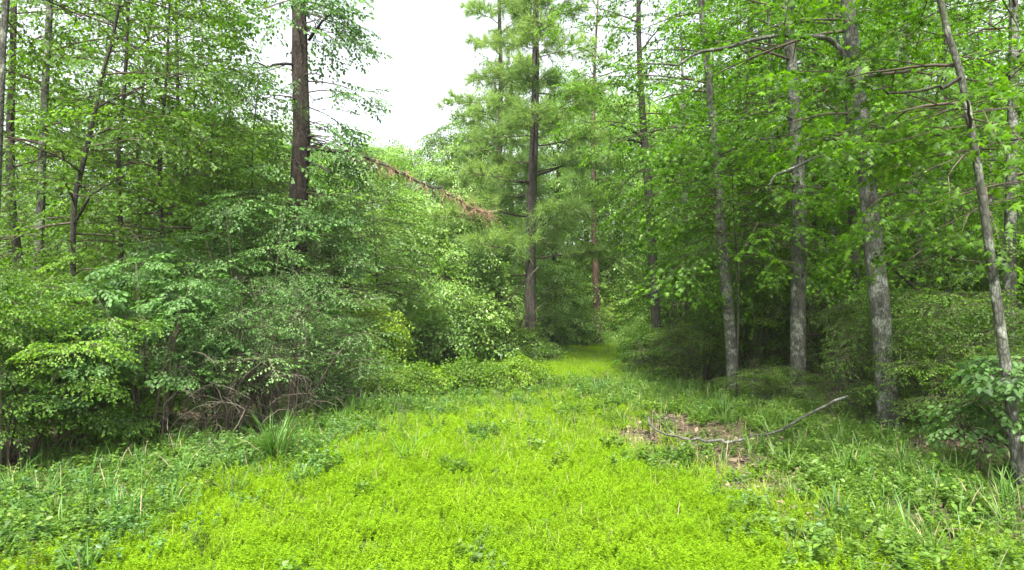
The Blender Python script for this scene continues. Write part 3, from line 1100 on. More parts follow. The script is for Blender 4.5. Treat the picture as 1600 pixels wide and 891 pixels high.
limbs_of(res, [([P(1345, 150, 11.6), P(1318, 68, 11.4), P(1285, 55, 11.3), P(1200, 56, 11.2), P(1110, 75, 11), P(1065, 97, 10.8), P(1010, 97, 10.6)], 0.05, 0.014),
               ([P(1352, 228, 11.6), P(1325, 217, 11.4), P(1290, 218, 11.2), P(1262, 216, 11)], 0.035, 0.012),
               ([P(1354, 245, 11.6), P(1320, 240, 11.4), P(1270, 250, 11.2), P(1215, 272, 11), P(1200, 290, 10.9)], 0.035, 0.01)], 'greybark')
res = build_tree('hardwood_tree', 'pale twin trunk close behind the thick lichen blotched one', 'tree', Q([(1427, 620), (1427, 430), (1424, 300), (1420, 150), (1424, 0)], 17.5), 0.34, 15, 'greybark', 'lush', 'ovate',
                 4.8, 20, 2.5, 705)
limb_part(res[0], res[2], [P(1433, 625, 17.3), P(1437, 430, 17.3), P(1434, 300, 17.3), P(1428, 170, 17.4), P(1412, 60, 17.4)], 0.11, 0.06, 'greybark', 71, 'stem')
res = build_tree('hardwood_tree', 'dark trunk half hidden behind the thick lichen blotched one', 'tree', Q([(1338, 610), (1336, 430), (1332, 300), (1330, 150), (1328, 0)], 16.5), 0.30, 14, 'darkbark', 'lush', 'ovate', 5, 18, 2.4, 706)
res = build_tree('hardwood_tree', 'slim pale trunk leaning over the weeds at the edge of the frame', 'tree', Q([(1592, 765), (1578, 640), (1562, 510), (1546, 380), (1528, 240), (1505, 110), (1478, 10)], 8.1), 0.15, 9.5, 'greybark', 'lush', 'star',
                 4.0, 10, 1.7, 707, dens=0.8, bias=RIGHT_BIAS, bias_amt=0.3)
limbs_of(res, [([P(1507, 118, 8.1), P(1478, 134, 8.0), P(1430, 140, 7.9), P(1395, 142, 7.8), P(1362, 132, 7.7)], 0.022, 0.008)], 'darkbark')
res = build_tree('hardwood_tree', 'stout shaded trunk behind the slim leaning one', 'tree', Q([(1575, 620), (1578, 400), (1584, 250), (1590, 60)], 13.5), 0.32, 13, 'greybark', 'lush', 'star', 4.2, 18, 2.4, 708, dens=0.8)
DIM = ['dim dark trunk in the shade between the bowed trunk and the straight lichen flecked one', 'dim grey trunk close behind the bowed brown grey trunk', 'dim thin trunk past the straight lichen flecked trunk, leaning out',
       'dim trunk behind the gap between the twin trunk and the slim leaning trunk', 'dim trunk between the dark trunk by the path and the bowed trunk', 'thin trunk deep in the shade just past the straight lichen flecked trunk',
       'dim grey trunk seen behind the slim leaning trunk', 'thin dark trunk showing between the thick blotched trunk and the twin trunk', 'thin far trunk a little beyond the pale twin trunk', 'farthest grey trunk seen between the bowed trunk and the straight flecked one']
for i, (px, d, dia, lean) in enumerate([(1215, 19, 0.24, -6), (1165, 21, 0.22, 4), (1300, 20, 0.2, 8), (1495, 18.5, 0.2, -10), (1075, 23, 0.22, -5), (1270, 24, 0.22, 3), (1545, 20, 0.26, 6), (1390, 22, 0.22, -4), (1465, 25, 0.22, 5), (1190, 27, 0.24, 0)]):
    build_tree('hardwood_tree', DIM[i], 'tree', Q([(px, 560), (px + lean * 0.5, 400), (px + lean, 250), (px + lean * 1.5, 80)], d), dia, 12 + (i % 3), 'darkbark' if i % 2 else 'greybark', 'lush', 'far',
               5.2, 14, 2.6, 720 + i, group='dim trunks behind the grey edge trunks', dens=0.9, size=0.7)

# trees of the shadier bluish edge
res = build_tree('hardwood_tree', 'straight pale grey trunk rising from the shady thicket', 'tree', Q([(60, 560), (60, 420), (63, 250), (66, 120), (71, 0)], 15), 0.27, 14, 'greybark', 'mid', 'ovate', 3.4, 22, 2.4, 801)
res = build_tree('hardwood_tree', 'thin dark crooked trunk next to the straight pale grey one', 'tree', Q([(114, 560), (114, 440), (114, 320), (128, 250), (143, 180), (156, 110), (172, 50)], 13.5), 0.15, 11, 'darkbark', 'mid', 'ovate', 2.6, 22, 2.2, 802, bias=LEFT_BIAS, bias_amt=0.4)
limbs_of(res, [([P(116, 350, 13.5), P(135, 310, 13.4), P(165, 290, 13.2), P(195, 272, 13)], 0.035, 0.01), ([P(172, 55, 13.5), P(190, 60, 13.2), P(205, 72, 13)], 0.025, 0.01)], 'darkbark')
res = build_tree('hardwood_tree', 'dark broken backed trunk leaning at the shady end of the thicket', 'tree', Q([(40, 560), (34, 440), (18, 340), (12, 200), (14, 80)], 17), 0.32, 13, 'darkbark', 'mid', 'ovate', 3.6, 20, 2.4, 803)
res = build_tree('hardwood_tree', 'pale trunk cut off by the edge of the frame above the thicket', 'tree', Q([(-14, 560), (-12, 400), (-6, 200), (-2, 60), (2, 0)], 9.0), 0.16, 12, 'greybark', 'mid', 'ovate', 5.4, 12, 1.6, 804)
for i, (px, d, H, L, lo, lf) in enumerate([(185, 15.5, 12, 2.3, 2.0, 'mid'), (250, 16, 10, 1.7, 1.8, 'mid'), (330, 17.5, 7.6, 2.2, 1.6, 'mid'), (395, 19, 6.6, 2.0, 1.5, 'mid'), (285, 21, 8.0, 2.0, 2.5, 'mid'), (215, 20, 13, 2.6, 3, 'mid')]):
    lab = ['slim leafy tree two trunks along from the straight pale grey one', 'bushy leafy tree midway between the pale grey trunk and the big dark pine', 'leafy tree with a rounded top against the sky gap before the big dark pine',
           'low leafy tree tucked against the big dark pine', 'taller leafy tree behind the rounded one, its twigs against the sky', 'tall leafy tree behind the slim leafy one'][i]
    build_tree('hardwood_tree', lab, 'tree', Q([(px, 560), (px + 4, 400), (px - 3, 250), (px + 6, 120)], d), 0.16, H, 'darkbark', lf, 'ovate', lo, 36, L, 810 + i, bias=LEFT_BIAS, bias_amt=0.3, el=(0.0, 0.55))
for i, (px, d, H, L, lo) in enumerate([(515, 19.5, 5.6, 2.2, 1.9), (585, 22, 5.4, 2.0, 1.9), (560, 26, 7.6, 2.6, 1.5)]):
    lab = ['leafy young tree filling the space under the dead limb, beside the big dark pine', 'leafy young tree under the middle of the dead limb', 'leafy tree behind the young ones under the dead limb'][i]
    build_tree('hardwood_tree', lab, 'tree', Q([(px, 580), (px + 4, 450), (px - 3, 330)], d), 0.14, H, 'darkbark', 'pale', 'ovate', lo, 24, L, 830 + i, bias=LEFT_BIAS, bias_amt=0.3, el=(0.0, 0.55))

# ------------------------------------------------------------------ shrubs and vine mounds
def shrub(name, label, x, y, h, wdt, leaf, spray, clumps, seed, cat='shrub', group=None, size=0.8, dead=0, per=20, tint=0.0, low=0.25, flat=0.32):
    """stems that each carry a lump of sprays, dark and hollow underneath"""
    r = np.random.default_rng(seed)
    z0 = float(ground_z(x, y))
    base = np.array([x, y, z0])
    e = empty(name, base)
    tag(e, label, cat, group)
    gs, g, S = Geo(), Geo(), Sprays()
    for i in range(clumps):
        u = (i + r.random()) / clumps
        a = 2.4 * i + r.normal(0, 0.4)
        z = h * (low + (0.95 - low) * u)
        ro = wdt * 0.6 * math.sqrt(max(0.05, 1 - (u * 0.95) ** 2)) * r.uniform(0.35, 1.0)
        c = base + np.array([math.cos(a) * ro, math.sin(a) * ro, z])
        b = base + np.array([math.cos(a), math.sin(a), 0]) * r.uniform(0.02, 0.14) * wdt + [0, 0, -0.05]
        q_ = smooth_path([b, b * 0.55 + c * 0.45 + [0, 0, 0.12 * h] + r.normal(0, 0.06, 3), c], 7)
        tube(gs, q_, np.linspace(0.012 + 0.004 * h, 0.005, 7), 4, 0, r.random(), r=r)
        cr = wdt * r.uniform(0.13, 0.27)
        lt = r.normal(0, 0.14)
        for _ in range(per):
            dd = unit(r.normal(size=3))
            dd[2] = abs(dd[2]) if r.random() < 0.8 else dd[2]
            p = c + dd * cr * np.array([1, 1, flat]) * r.uniform(0.1, 0.8)
            t = unit(np.array([dd[0], dd[1], r.uniform(-0.3, 0.1)]) + r.normal(0, 0.3, 3) * [1, 1, 0.3])
            S.put(p, t, unit(dd * 0.35 + [0, 0, 1.0] + r.normal(0, 0.1, 3)), size * r.uniform(0.6, 1.2), tint + lt + r.normal(0, 0.1))
    S.write(g, spray, r)
    for i in range(dead):
        a = r.uniform(0, 6.28)
        b = base + [r.normal(0, 0.25 * wdt), r.normal(0, 0.25 * wdt), r.uniform(0, 0.6) * h]
        lp = limb_path(r, b, a, r.normal(0.5, 0.5), r.uniform(0.25, 0.5) * wdt, 0.4, 6, 0.14)
        tube(gs, lp, np.linspace(0.006, 0.0025, 6), 3, 1, r.random(), r=r)
        for k in range(6):
            q_ = limb_path(r, lp[r.integers(1, 6)], a + r.normal(0, 1.1), r.normal(0.0, 0.6), r.uniform(0.15, 0.5), 0.35, 4, 0.12)
            tube(gs, q_, np.linspace(0.003, 0.0015, 4), 3, 1, r.random(), r=r)
    tag(gs.build('stems', [M['twig'], M['deadtwig']], e, base), kind='stuff')
    g.build('foliage', [M[leaf], M['twig']], e, base)
    return e


def vine_mound(name, label, blobs, leaf, n_, seed, cat='vine', spray='vine', size=0.7, group=None, tint=0.0, dead=0):
    """vines draped over lumps: blobs are (x, y, z, rx, ry, rz)"""
    r = np.random.default_rng(seed)
    bx = np.array(blobs, float)
    base = np.array([bx[:, 0].mean(), bx[:, 1].mean(), float(ground_z(bx[:, 0].mean(), bx[:, 1].mean()))])
    g, S = Geo(), Sprays()
    area = (bx[:, 3] * bx[:, 5]) ** 1.0
    for i in range(n_):
        kb = r.choice(len(bx), p=area / area.sum())
        b = bx[kb]
        d = unit(r.normal(size=3))
        d[2] = abs(d[2]) if r.random() < 0.75 else d[2]
        lump = 1 + 0.24 * math.sin(5 * d[0] + b[0] * 3) * math.sin(4 * d[1] + 2 * d[2] + b[1]) + 0.1 * math.sin(9 * d[2] + 7 * d[0])
        p = b[:3] + d * b[3:] * lump * r.uniform(0.72, 1.03)
        if p[2] < 0.03:
            continue
        t = unit(np.cross(d, r.normal(size=3)))
        t = unit(t + 0.35 * d + np.array([0, 0, -0.25]))
        S.put(p, t, unit(d + np.array([0, 0, 0.9]) + r.normal(0, 0.2, 3)), size * r.uniform(0.7, 1.3), tint + 0.3 * math.sin(2.3 * kb + 1) + r.normal(0, 0.14))
    S.write(g, spray, r)
    e = empty(name, base)
    tag(e, label, cat, group)
    g.build('foliage', [M[leaf], M['twig']], e, base)
    g = Geo()
    for b in bx:
        for k in range(4):
            lp = limb_path(r, np.array([b[0] + r.normal(0, 0.3 * b[3]), b[1] + r.normal(0, 0.3 * b[4]), -0.05]), r.uniform(0, 6.28), r.uniform(0.7, 1.4), b[2] + 0.6 * b[5], 0.1, 7, 0.1)
            tube(g, lp, np.linspace(0.035, 0.01, 7), 4, 0, r.random(), r=r)
    for k in range(dead):
        b = bx[r.integers(0, len(bx))]
        p0 = np.array([b[0] + r.uniform(-1, 1) * b[3], b[1] - r.uniform(0.4, 1.1) * b[4], 0.02])
        lp = limb_path(r, p0, r.uniform(3.5, 5.9), r.uniform(0.3, 1.3), r.uniform(0.25, 0.6), 0.35, 5, 0.15)
        tube(g, lp, np.linspace(0.007, 0.003, 5), 3, 1, r.random(), r=r)
    tag(g.build('stems', [M['twig'], M['deadtwig']], e, base), kind='stuff')
    return e


def B(px, py, d, w_px, h_px, depth):
    """a lump centred where the photograph shows px, py, at distance d"""
    c = P(px, py, d)
    return (c[0], c[1], c[2], w_px / 2 / FOC * d, depth, h_px / 2 / FOC * d)


vine_mound('vine_mound', 'low vine tangle lying across the grass before the path', [B(580, 617, 14.8, 50, 30, 0.5), B(615, 608, 15.2, 60, 50, 0.6), B(650, 606, 15.6, 60, 62, 0.7), B(690, 604, 15.9, 70, 44, 0.7), B(730, 598, 16.2, 70, 62, 0.7),
                          B(775, 597, 16.5, 60, 42, 0.7), B(810, 592, 16.8, 60, 58, 0.6), B(848, 598, 16.9, 50, 30, 0.5)], 'yellow', 1300, 901, size=0.40, tint=-0.3, dead=110)
vine_mound('vine_mound', 'bright yellow green vine bush under the young leafy trees', [B(570, 525, 18, 120, 110, 1.1), B(545, 560, 17.5, 110, 80, 1.0), B(600, 560, 18, 60, 60, 0.8)], 'yellow', 900, 902, size=0.5)
VB = [(700, 500, 23, 110, 110, 1.2), (735, 430, 24.5, 90, 120, 1.2), (672, 440, 25, 90, 120, 1.2), (757, 510, 23.5, 60, 110, 1.0), (690, 535, 22.5, 120, 70, 1.0), (640, 490, 24, 80, 120, 1.2), (705, 385, 25, 80, 90, 1.0),
      (655, 385, 26, 70, 70, 1.0), (750, 380, 25.5, 60, 80, 0.9), (640, 545, 22.5, 70, 60, 0.9), (725, 350, 26, 50, 50, 0.8), (768, 455, 25, 44, 90, 0.8), (615, 440, 25, 60, 90, 1.0), (785, 545, 24, 50, 60, 0.8)]
vine_mound('vine_mound', 'pale green vine draped mass between the yellow vine bush and the layered pine', [B(*b_) for b_ in VB], 'pale', 2300, 903, size=0.7)
vine_mound('vine_mound', 'dark ivy bundle around the foot of the tall layered pine', [B(826, 550, 25, 50, 70, 0.6), B(850, 565, 24, 50, 34, 0.6)], 'mid', 220, 904, size=0.5)
vine_mound('vine_mound', 'sunlit yellow green mass of vines at the far end of the path', [B(912, 520, 35, 50, 60, 1.2), B(962, 505, 36, 90, 110, 1.4), B(885, 500, 37, 70, 100, 1.3), B(925, 440, 39, 110, 120, 1.6)], 'yellow', 700, 905, size=0.8)

# shady thicket facing the grass
SH = [
    ('shrub', 'dense leafy bush at the very edge of the frame, hanging over the weeds', (15, 735), 2.7, 2.5, 'mid', 'ovate', 24, dict(size=0.5, low=0.15, per=30, tint=-0.08)),
    ('shrub', 'leafy bush with drooping sprays next to the frame edge bush', (100, 715), 2.0, 1.8, 'cool', 'pinnate', 18, dict(size=0.45, per=26, tint=-0.1)),
    ('shrub', 'slender shrub with whorled pale leaves over dark gaps', (232, 695), 2.9, 2.1, 'cool', 'pinnate', 16, dict(size=0.6, low=0.35, per=18)),
    ('shrub', 'low green bush at the foot of the whorled shrub', (178, 690), 1.2, 1.5, 'mid', 'oval', 9, dict(size=0.55)),
    ('shrub', 'grey brown twiggy thorn bush with dead stems', (345, 685), 2.2, 2.1, 'cool', 'fine', 15, dict(dead=90, size=0.85, low=0.35, per=10)),
    ('shrub', 'feathery thorn bush with dead twigs, below the big dark pine', (440, 668), 2.8, 2.3, 'cool', 'fine', 17, dict(dead=80, size=1.0, low=0.35, per=11)),
    ('shrub', 'feathery grey green shrub ending the thorn bushes beside the grass', (492, 642), 2.1, 1.9, 'cool', 'fine', 18, dict(dead=40, size=0.9, low=0.2, per=12)),
    ('shrub', 'leafy bush spreading low over the grass past the feathery shrub', (570, 626), 0.8, 1.8, 'mid', 'fine', 10, dict(size=0.7, low=0.1)),
    ('shrub', 'upright green shrub behind the twiggy thorn bush', (290, 640), 3.5, 2.4, 'cool', 'ovate', 16, dict(size=0.75, per=14)),
    ('shrub', 'tall green shrub behind the feathery thorn bush', (390, 630), 4.6, 2.6, 'cool', 'ovate', 18, dict(size=0.75, per=14, low=0.4)),
    ('shrub', 'tall shrub closing the gap behind the drooping bush', (150, 640), 3.2, 2.4, 'mid', 'ovate', 16, dict(size=0.75, per=14)),
    ('shrub', 'tall shrub behind the frame edge bush', (30, 650), 3.0, 2.4, 'mid', 'ovate', 16, dict(size=0.75, per=14)),
    ('shrub', 'tall feathery shrub around the foot of the big dark pine', (470, 612), 4.3, 2.6, 'cool', 'fine', 22, dict(size=1.0, per=18)),
]
for i, (nm, lab, (px, py), h, wd_, lf, sp, st, kw) in enumerate(SH):
    gxy = on_ground(px, py)
    shrub(nm, lab, gxy[0], gxy[1], h, wd_, lf, sp, st, 920 + i, **kw)

# thin undergrowth under the grey edge trunks
UG = [
    ('twiggy leafless brush at the foot of the dark trunk by the path', (1045, 592), 1.5, 2.0, 'mid', 'fine', 12, dict(dead=50, size=0.8)),
    ('green bush where the path meets the broadleaf edge', (1012, 588), 1.5, 1.4, 'lush', 'ovate', 16, dict(size=0.55, low=0.1)),
    ('tangled brush between the dark trunk and the bowed trunk', (1098, 600), 1.7, 2.2, 'mid', 'fine', 14, dict(dead=50, size=0.8)),
    ('tall green shrub beside the dark trunk by the path', (1062, 582), 4.0, 2.6, 'lush', 'ovate', 20, dict(size=0.65, low=0.35)),
    ('low twiggy brush in the grass between the bowed trunk and the straight flecked one', (1205, 632), 0.9, 1.5, 'mid', 'fine', 9, dict(dead=30, size=0.7)),
    ('low brush in the grass just before the raised end of the fallen branch', (1338, 664), 0.9, 1.3, 'mid', 'fine', 9, dict(dead=30, size=0.7)),
    ('shaded shrub behind the bowed trunk', (1180, 604), 3.2, 2.4, 'mid', 'ovate', 18, dict(size=0.7)),
    ('shaded shrub between the straight lichen flecked trunk and the half hidden dark one', (1300, 612), 3.0, 2.3, 'mid', 'fine', 20, dict(dead=16, size=0.9)),
    ('tall shady shrub behind the straight lichen flecked trunk', (1235, 596), 4.2, 2.8, 'mid', 'ovate', 20, dict(size=0.75, low=0.35)),
    ('airy fine leaved shrub at the foot of the thick lichen blotched trunk', (1372, 662), 2.3, 1.7, 'mid', 'fine', 16, dict(size=0.75, dead=10, per=14)),
    ('dark green shrub between the thick blotched trunk and the slim leaning one', (1455, 668), 2.5, 2.2, 'mid', 'fine', 20, dict(size=0.85, low=0.15)),
    ('tall shady shrub behind the pale twin trunk', (1420, 606), 4.0, 3.0, 'mid', 'ovate', 22, dict(size=0.75)),
    ('shady shrub just behind the slim leaning trunk', (1535, 692), 2.3, 2.0, 'mid', 'fine', 18, dict(size=0.85, low=0.15)),
    ('tall dark shrub behind the stout shaded trunk', (1600, 640), 3.8, 2.8, 'mid', 'ovate', 22, dict(size=0.75)),
    ('tall dark shrub in the gap between the stout shaded trunk and the twin trunk', (1515, 622), 3.8, 2.8, 'mid', 'ovate', 22, dict(size=0.75)),
    ('leafy sapling at the frame edge with sprays across the slim leaning trunk', (1625, 758), 1.7, 1.4, 'cool', 'pinnate', 10, dict(size=0.75, per=9)),
    ('round leafy bush behind the ivy bundle of the layered pine', (846, 552), 2.4, 2.2, 'pale', 'ovate', 18, dict(size=0.75, low=0.1)),
    ('leafy bush between the vine draped mass and the layered pine', (775, 560), 3.0, 2.4, 'pale', 'ovate', 20, dict(size=0.75, low=0.1)),
    ('tall leafy bush beyond the layered pine, hiding the dark wood', (862, 545), 4.4, 3.2, 'pale', 'far', 26, dict(size=0.6, low=0.1)),
]
grown = {}
for i, (lab, (px, py), h, wd_, lf, sp, st, kw) in enumerate(UG):
    gxy = on_ground(px, py)
    key = (lf, sp, kw.get('dead', 0) > 0, kw.get('low', 0.25) < 0.2)
    if key in grown:
        src, h0, w0 = grown[key]
        c = copy_tree(src, (gxy[0], gxy[1], float(ground_z(gxy[0], gxy[1]))), 2.1 * i, (wd_ / w0, wd_ / w0, h / h0))
        tag(c, lab, 'shrub')
    else:
        grown[key] = (shrub('shrub', lab, gxy[0], gxy[1], h, wd_, lf, sp, st, 950 + i, **kw), h, wd_)

# ------------------------------------------------------------------ near leafy boughs, low in the broadleaf edge
for i, (px, d, H, L, lo) in enumerate([(1150, 15, 5.6, 1.7, 3.2), (1190, 17, 6.4, 2.0, 2.9), (1480, 14.5, 6.5, 2.2, 3.0), (1290, 17.5, 7, 2.4, 3.0), (1640, 9.5, 7.5, 2.2, 3.6), (1068, 23, 8, 2.2, 1.5)]):
    lab = ['leafy understory tree with layered bright boughs close to the bowed trunk', 'leafy understory tree with layered bright boughs between the bowed and the straight grey trunk', 'leafy understory tree past the pale twin trunk',
           'leafy understory tree behind the straight grey trunk', 'bright big leaved tree hanging into the top corner of the frame', 'leafy young tree behind the dark trunk by the path'][i]
    build_tree('understory_tree', lab, 'tree', Q([(px, 600), (px + 4, 450), (px - 3, 330)], d), 0.06, H, 'darkbark', 'lush', 'star' if d < 16 else 'ovate', lo, 18, L, 970 + i, bias=RIGHT_BIAS, bias_amt=0.5, el=(-0.05, 0.45), dens=0.9)

# ------------------------------------------------------------------ the wood behind: five grown shapes, copied
# trees closing the view beyond the vines and the layered pine: (px, distance, row of the top, label)
FAR = [(345, 27, 165, 'pale', 'bright leafy tree behind the rounded one, its top under the sky gap'), (400, 30, 175, 'pale', 'bright leafy tree just behind the low leafy tree by the big dark pine'), (455, 33, 200, 'pale', 'bright far tree directly behind the big dark pine'), (505, 34, 250, 'mid', 'hazy round tree seen through the gap just beside the big dark pine'), (560, 38, 215, 'pale', 'pale far tree under the sky gap, first from the big dark pine'), (612, 41, 212, 'pale', 'pale far tree with a blunt top under the middle of the sky gap'),
       (660, 44, 232, 'pale', 'far tree making the lowest notch of the skyline'), (705, 38, 190, 'mid', 'darker far tree rising above the vine draped mass'), (748, 36, 178, 'pale', 'tall bright far tree touching the layered pine'),
       (640, 33, 300, 'mid', 'mid green tree just above the pale vine draped mass'), (580, 31, 330, 'pale', 'small bright tree behind the dead limb'), (800, 42, 90, 'pale', 'far leafy tree behind the trunk of the layered pine'),
       (870, 40, 150, 'pale', 'leafy far tree between the layered pine and the slim reddish trunk'), (965, 40, 130, 'pale', 'leafy far tree behind the slim reddish pine trunk'), (1015, 36, 130, 'pale', 'leafy tree behind the dark trunk by the path'),
       (915, 46, 100, 'pale', 'far tree closing the end of the path'), (760, 30, 330, 'mid', 'leafy small tree between the vine mass and the layered pine')]
def clump_tree(name, label, px, d, top, leaf, seed, wide=0.30, low=0.12, n_clumps=26, per=26, spray='far', size=0.62):
    """a full leafy tree: a trunk with limbs, each ending in a lump of sprays"""
    r = np.random.default_rng(seed)
    x, y = (px - 800) / FOC * d, d
    z0 = float(ground_z(x, y))
    base = np.array([x, y, z0])
    e = empty(name, base)
    tag(e, label, 'tree')
    H = top - z0
    path = smooth_path([base - [0, 0, 0.1], base + [0.1, 0, H * 0.35], base + [-0.1, 0.1, H * 0.7], base + [0.05, 0, H * 0.97]], 20)
    g = Geo()
    tube(g, path, np.linspace(0.02 * H, 0.015, 20), 8, 0, 0.5, 0.05, r=r)
    g.build('trunk', [M['darkbark']], e, base)
    g, S = Geo(), Sprays()
    for k in range(n_clumps):
        u = (k + r.random()) / n_clumps
        z = H * (low + (0.97 - low) * u)
        rmax = wide * H * (0.35 + 0.75 * math.sin(math.pi * min(1, 0.22 + 0.74 * u)))
        a = 2.4 * k + r.normal(0, 0.4)
        rad_ = rmax * r.uniform(0.45, 1.0)
        b = np.array([np.interp(z0 + z * 0.86, path[:, 2], path[:, c]) for c in range(3)])
        c = base + [math.cos(a) * rad_, math.sin(a) * rad_, z]
        tube(g, smooth_path([b, (b + c) / 2 + [0, 0, -0.1], c], 5), np.linspace(0.04, 0.012, 5), 4, 1, 0.3, r=r)
        cr = rmax * r.uniform(0.32, 0.55)
        lt = r.normal(0, 0.12)
        for _ in range(per):
            dd = unit(r.normal(size=3))
            dd[2] = abs(dd[2]) if r.random() < 0.7 else dd[2]
            p = c + dd * cr * np.array([1, 1, 0.62]) * r.uniform(0.55, 1.05)
            t = unit(np.array([dd[0], dd[1], -0.1]) + r.normal(0, 0.45, 3))
            S.put(p, t, unit(dd * 0.5 + [0, 0, 1.0] + r.normal(0, 0.2, 3)), size * r.uniform(0.7, 1.25), lt + r.normal(0, 0.1))
    S.write(g, spray, r)
    g.build('crown', [M[leaf], M['twig']], e, base)
    return e


full = {}
for i, (px, d, py, lf, lab) in enumerate(FAR):
    top = P(px, py, d)[2]
    key = (lf, i % 2 if lf == 'pale' else 0)
    if key in full:
        src, t0_ = full[key]
        x_ = (px - 800) / FOC * d
        k_ = top / t0_
        ws = k_ ** 0.6 * (0.85 if py <= 100 else 1.0)
        tag(copy_tree(src, (x_, d, float(ground_z(x_, d))), 1.3 * i, (ws, ws, k_)), lab, 'tree')
    else:
        full[key] = (clump_tree('woodland_tree', lab, px, d, top, lf, 1100 + i, wide=0.27, n_clumps=36, per=24), top)
for i, (px, py, h, wd_, lf, lab) in enumerate([(895, 538, 2.4, 3, 'pale', 'bushy shrub at the far end of the path below the slim reddish trunk'), (1015, 548, 2.4, 3, 'pale', 'bushy shrub where the far path bends out of sight'),
                                               (860, 541, 2.4, 3, 'lush', 'bushy shrub behind the ivy at the foot of the layered pine'), (945, 536, 2.0, 2.6, 'pale', 'pale shrub beyond the end of the path')]):
    gx, gy = on_ground(px, py)
    key = (lf, 'far')
    if key in grown:
        src, h0, w0 = grown[key]
        tag(copy_tree(src, (gx, gy, float(ground_z(gx, gy))), 1.7 * i, (wd_ / w0, wd_ / w0, h / h0)), lab, 'shrub')
    else:
        grown[key] = (shrub('shrub', lab, gx, gy, h, wd_, lf, 'far', 20, 1130 + i, size=0.5, low=0.1), h, wd_)

protos = {}
rr = np.random.default_rng(77)
spots = []
for gx in np.arange(-48, 49, 4.6):
    for gy in np.arange(17, 66, 4.6):
        x, y = gx + rr.uniform(-1.8, 1.8), gy + rr.uniform(-1.8, 1.8)
        if abs(x) > 0.80 * y + 3:
            continue
        px = 800 + x / y * FOC
        if y < 48:
            if px < 300 and y > 19 and rr.random() < 0.7 or px > 1080 and y > 22:
                spots.append((x, y, px))
        else:
            spots.append((x, y, px))
print('wood spots', len(spots))
kinds = [('mid', 15, 2.8, 2.0), ('lush', 19, 3.2, 2.0), ('pale', 12, 3.0, 1.0), ('lush', 16, 3.0, 1.2), ('mid', 13, 2.8, 2.0)]


BANDS = [(40, 'leafy wood tree behind the dark broken backed trunk', 'wood behind the broken trunk'), (110, 'leafy wood tree behind the straight pale grey trunk', 'wood behind the pale grey trunk'),
         (200, 'leafy wood tree behind the thin dark crooked trunk', 'wood behind the crooked trunk'), (480, 'leafy wood tree behind the bushy trees before the big dark pine', 'wood behind the bushy trees'),
         (640, 'far leafy tree on the skyline under the dead limb', 'far wood under the dead limb'), (800, 'far leafy tree on the skyline beyond the vine draped mass', 'far wood beyond the vines'),
         (935, 'far leafy tree between the layered pine and the slim reddish trunk', 'far wood behind the layered pine'), (1085, 'far leafy tree past the dark trunk by the path', 'far wood past the dark trunk'),
         (1165, 'leafy wood tree behind the bowed brown grey trunk', 'wood behind the bowed trunk'), (1260, 'leafy wood tree behind the straight grey lichen flecked trunk', 'wood behind the flecked trunk'),
         (1345, 'leafy wood tree behind the half hidden dark trunk', 'wood behind the half hidden dark trunk'), (1440, 'leafy wood tree behind the thick blotched and the twin trunk', 'wood behind the twin trunk'),
         (1560, 'leafy wood tree behind the slim leaning trunk', 'wood behind the slim leaning trunk'), (9999, 'leafy wood tree beyond the stout shaded trunk at the frame edge', 'wood beyond the stout trunk')]


def wood_label(px, y):
    for edge, lab, grp in BANDS:
        if px < edge:
            return lab, grp


for i, (x, y, px) in enumerate(spots):
    centre = 480 < px < 1000
    k = int(rr.choice([2, 2, 4] if centre else ([2, 4, 0, 3] if px < 500 else [1, 3, 1, 3])))
    z = float(ground_z(np.clip(x, -40, 40), min(y, 80)))
    lab, grp = wood_label(px, y)
    if k not in protos:
        lf, H, L, lo = kinds[k]
        res = build_tree('woodland_tree', lab, 'tree', [np.array([x, y, z]), np.array([x + 0.1, y, z + 3]), np.array([x, y + 0.1, z + 6])], 0.22, H, 'darkbark', lf, 'far', lo, int(2.4 * H), L, 1000 + k,
                         group=grp, dens=0.9, size=0.8, el=(0, 0.6), sides=8)
        protos[k] = res[0]
        continue
    s = rr.uniform(0.85, 1.15)
    c = copy_tree(protos[k], (x, y, z - 0.05), rr.uniform(0, 6.28), s * (0.75 if 520 < px < 760 else 1))
    tag(c, lab, 'tree', grp)

# ------------------------------------------------------------------ fallen branch, grass tufts, small things
e = empty('fallen_branch', (*on_ground(1100, 704), 0))
tag(e, 'long crooked fallen branch lying on the bare earth, one end raised', 'branch')
base = np.array(e.location)


def gp(px, py, h=0.03):
    h = h + 0.06
    a, b = on_ground(px, py)
    return np.array([a, b, float(ground_z(a, b)) + h])


end = gp(1200, 690, 0.08)
pts = [gp(1012, 672, .20), gp(1022, 690, .16), gp(1060, 700, .16), gp(1100, 706, .15), gp(1140, 706, .13), gp(1175, 695, .12)]
pts += [P(1215, 672, 10.7), P(1265, 645, 11.0), P(1322, 619, 11.3)]
limb_part(e, base, pts, 0.016, 0.022, 'greybark', 31, 'branch', n=30, wob=0.02)
for s_, (a, b) in enumerate([((1060, 700), (1020, 655)), ((1100, 706), (1045, 722)), ((1022, 690), (1005, 700))]):
    limb_part(e, base, [gp(*a, .05), (gp(*a, .05) + gp(*b, .12)) / 2 + [0, 0, .05], gp(*b, .12)], 0.012, 0.005, 'greybark', 32 + s_, 'twig', 5, 6)

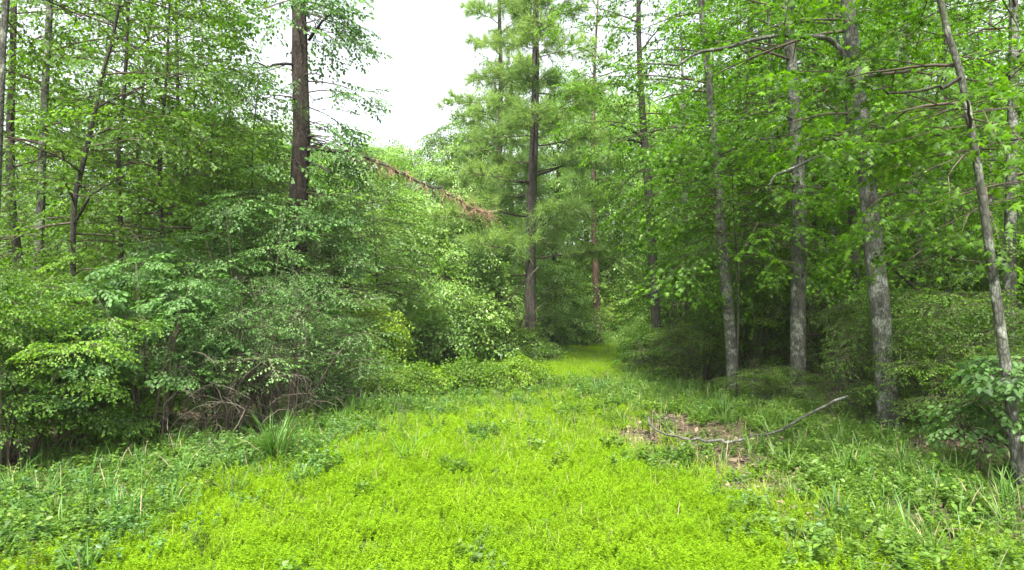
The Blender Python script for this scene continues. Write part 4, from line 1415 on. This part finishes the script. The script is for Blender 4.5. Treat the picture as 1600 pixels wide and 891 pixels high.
e = empty('leaning_dead_stem', (*on_ground(1540, 640)[:2], 0))
tag(e, 'dark dead stem leaning through the shade behind the thick blotched trunk', 'branch')
base = np.array(e.location)
limb_part(e, base, [P(1370, 395, 14), P(1420, 440, 13.9), P(1480, 490, 13.8), P(1540, 545, 13.7), P(1600, 590, 13.6)], 0.03, 0.05, 'darkbark', 35, 'stem', n=14)


def tuft(label, px, py, h, n_, seed, dry=0.05):
    g_ = blade_clump(seed, n_, h, 0.018, 0.13, None, 0.8, dry=dry)
    a, b = on_ground(px, py)
    o = g_.build('grass_tuft', [M['blade'], M['straw']])
    o.location = (a, b, float(ground_z(a, b)))
    tag(o, label, 'grass', 'tall grass tufts at the edges of the clearing')


tuft('broad tuft of arching grass at the foot of the twiggy thorn bush', 432, 728, 0.8, 110, 41)
tuft('dark spiky grass tuft alone among the low weeds nearest the thicket', 185, 822, 0.40, 46, 42)
tuft('upright grass tuft in the weeds below the raised end of the fallen branch', 1298, 812, 0.45, 26, 43)
tuft('tall thin grass tuft standing in weeds below the thick blotched trunk', 1325, 745, 0.6, 26, 44)
tuft('grass tuft at the foot of the bowed trunk', 1128, 655, 0.6, 70, 45)
tuft('wide grass tuft where the twiggy bushes meet the low vine tangle', 560, 655, 0.6, 80, 46)

# ------------------------------------------------------------------ damp summer air
hm, n, l = new_mat('damp air')
pv = n.new('ShaderNodeVolumePrincipled')
pv.inputs['Color'].default_value = (0.95, 0.98, 1.0, 1)
pv.inputs['Density'].default_value = 0.0003
o = n.new('ShaderNodeOutputMaterial')
l.new(pv.outputs[0], o.inputs['Volume'])
hb = Geo()
hv_ = np.array([(x_, y_, z_) for x_ in (-70, 70) for y_ in (-30, 80) for z_ in (-1.3, 26)], float)
hb.add(hv_, [(0, 1, 3), (0, 3, 2), (4, 6, 7), (4, 7, 5), (0, 4, 5), (0, 5, 1), (2, 3, 7), (2, 7, 6), (0, 2, 6), (0, 6, 4), (1, 5, 7), (1, 7, 3)])
tag(hb.build('haze', [hm]), 'thin pale haze between the trees', kind='stuff')

tris = sum(len(m_.polygons) for m_ in bpy.data.meshes)
print('TRIANGLES', tris)
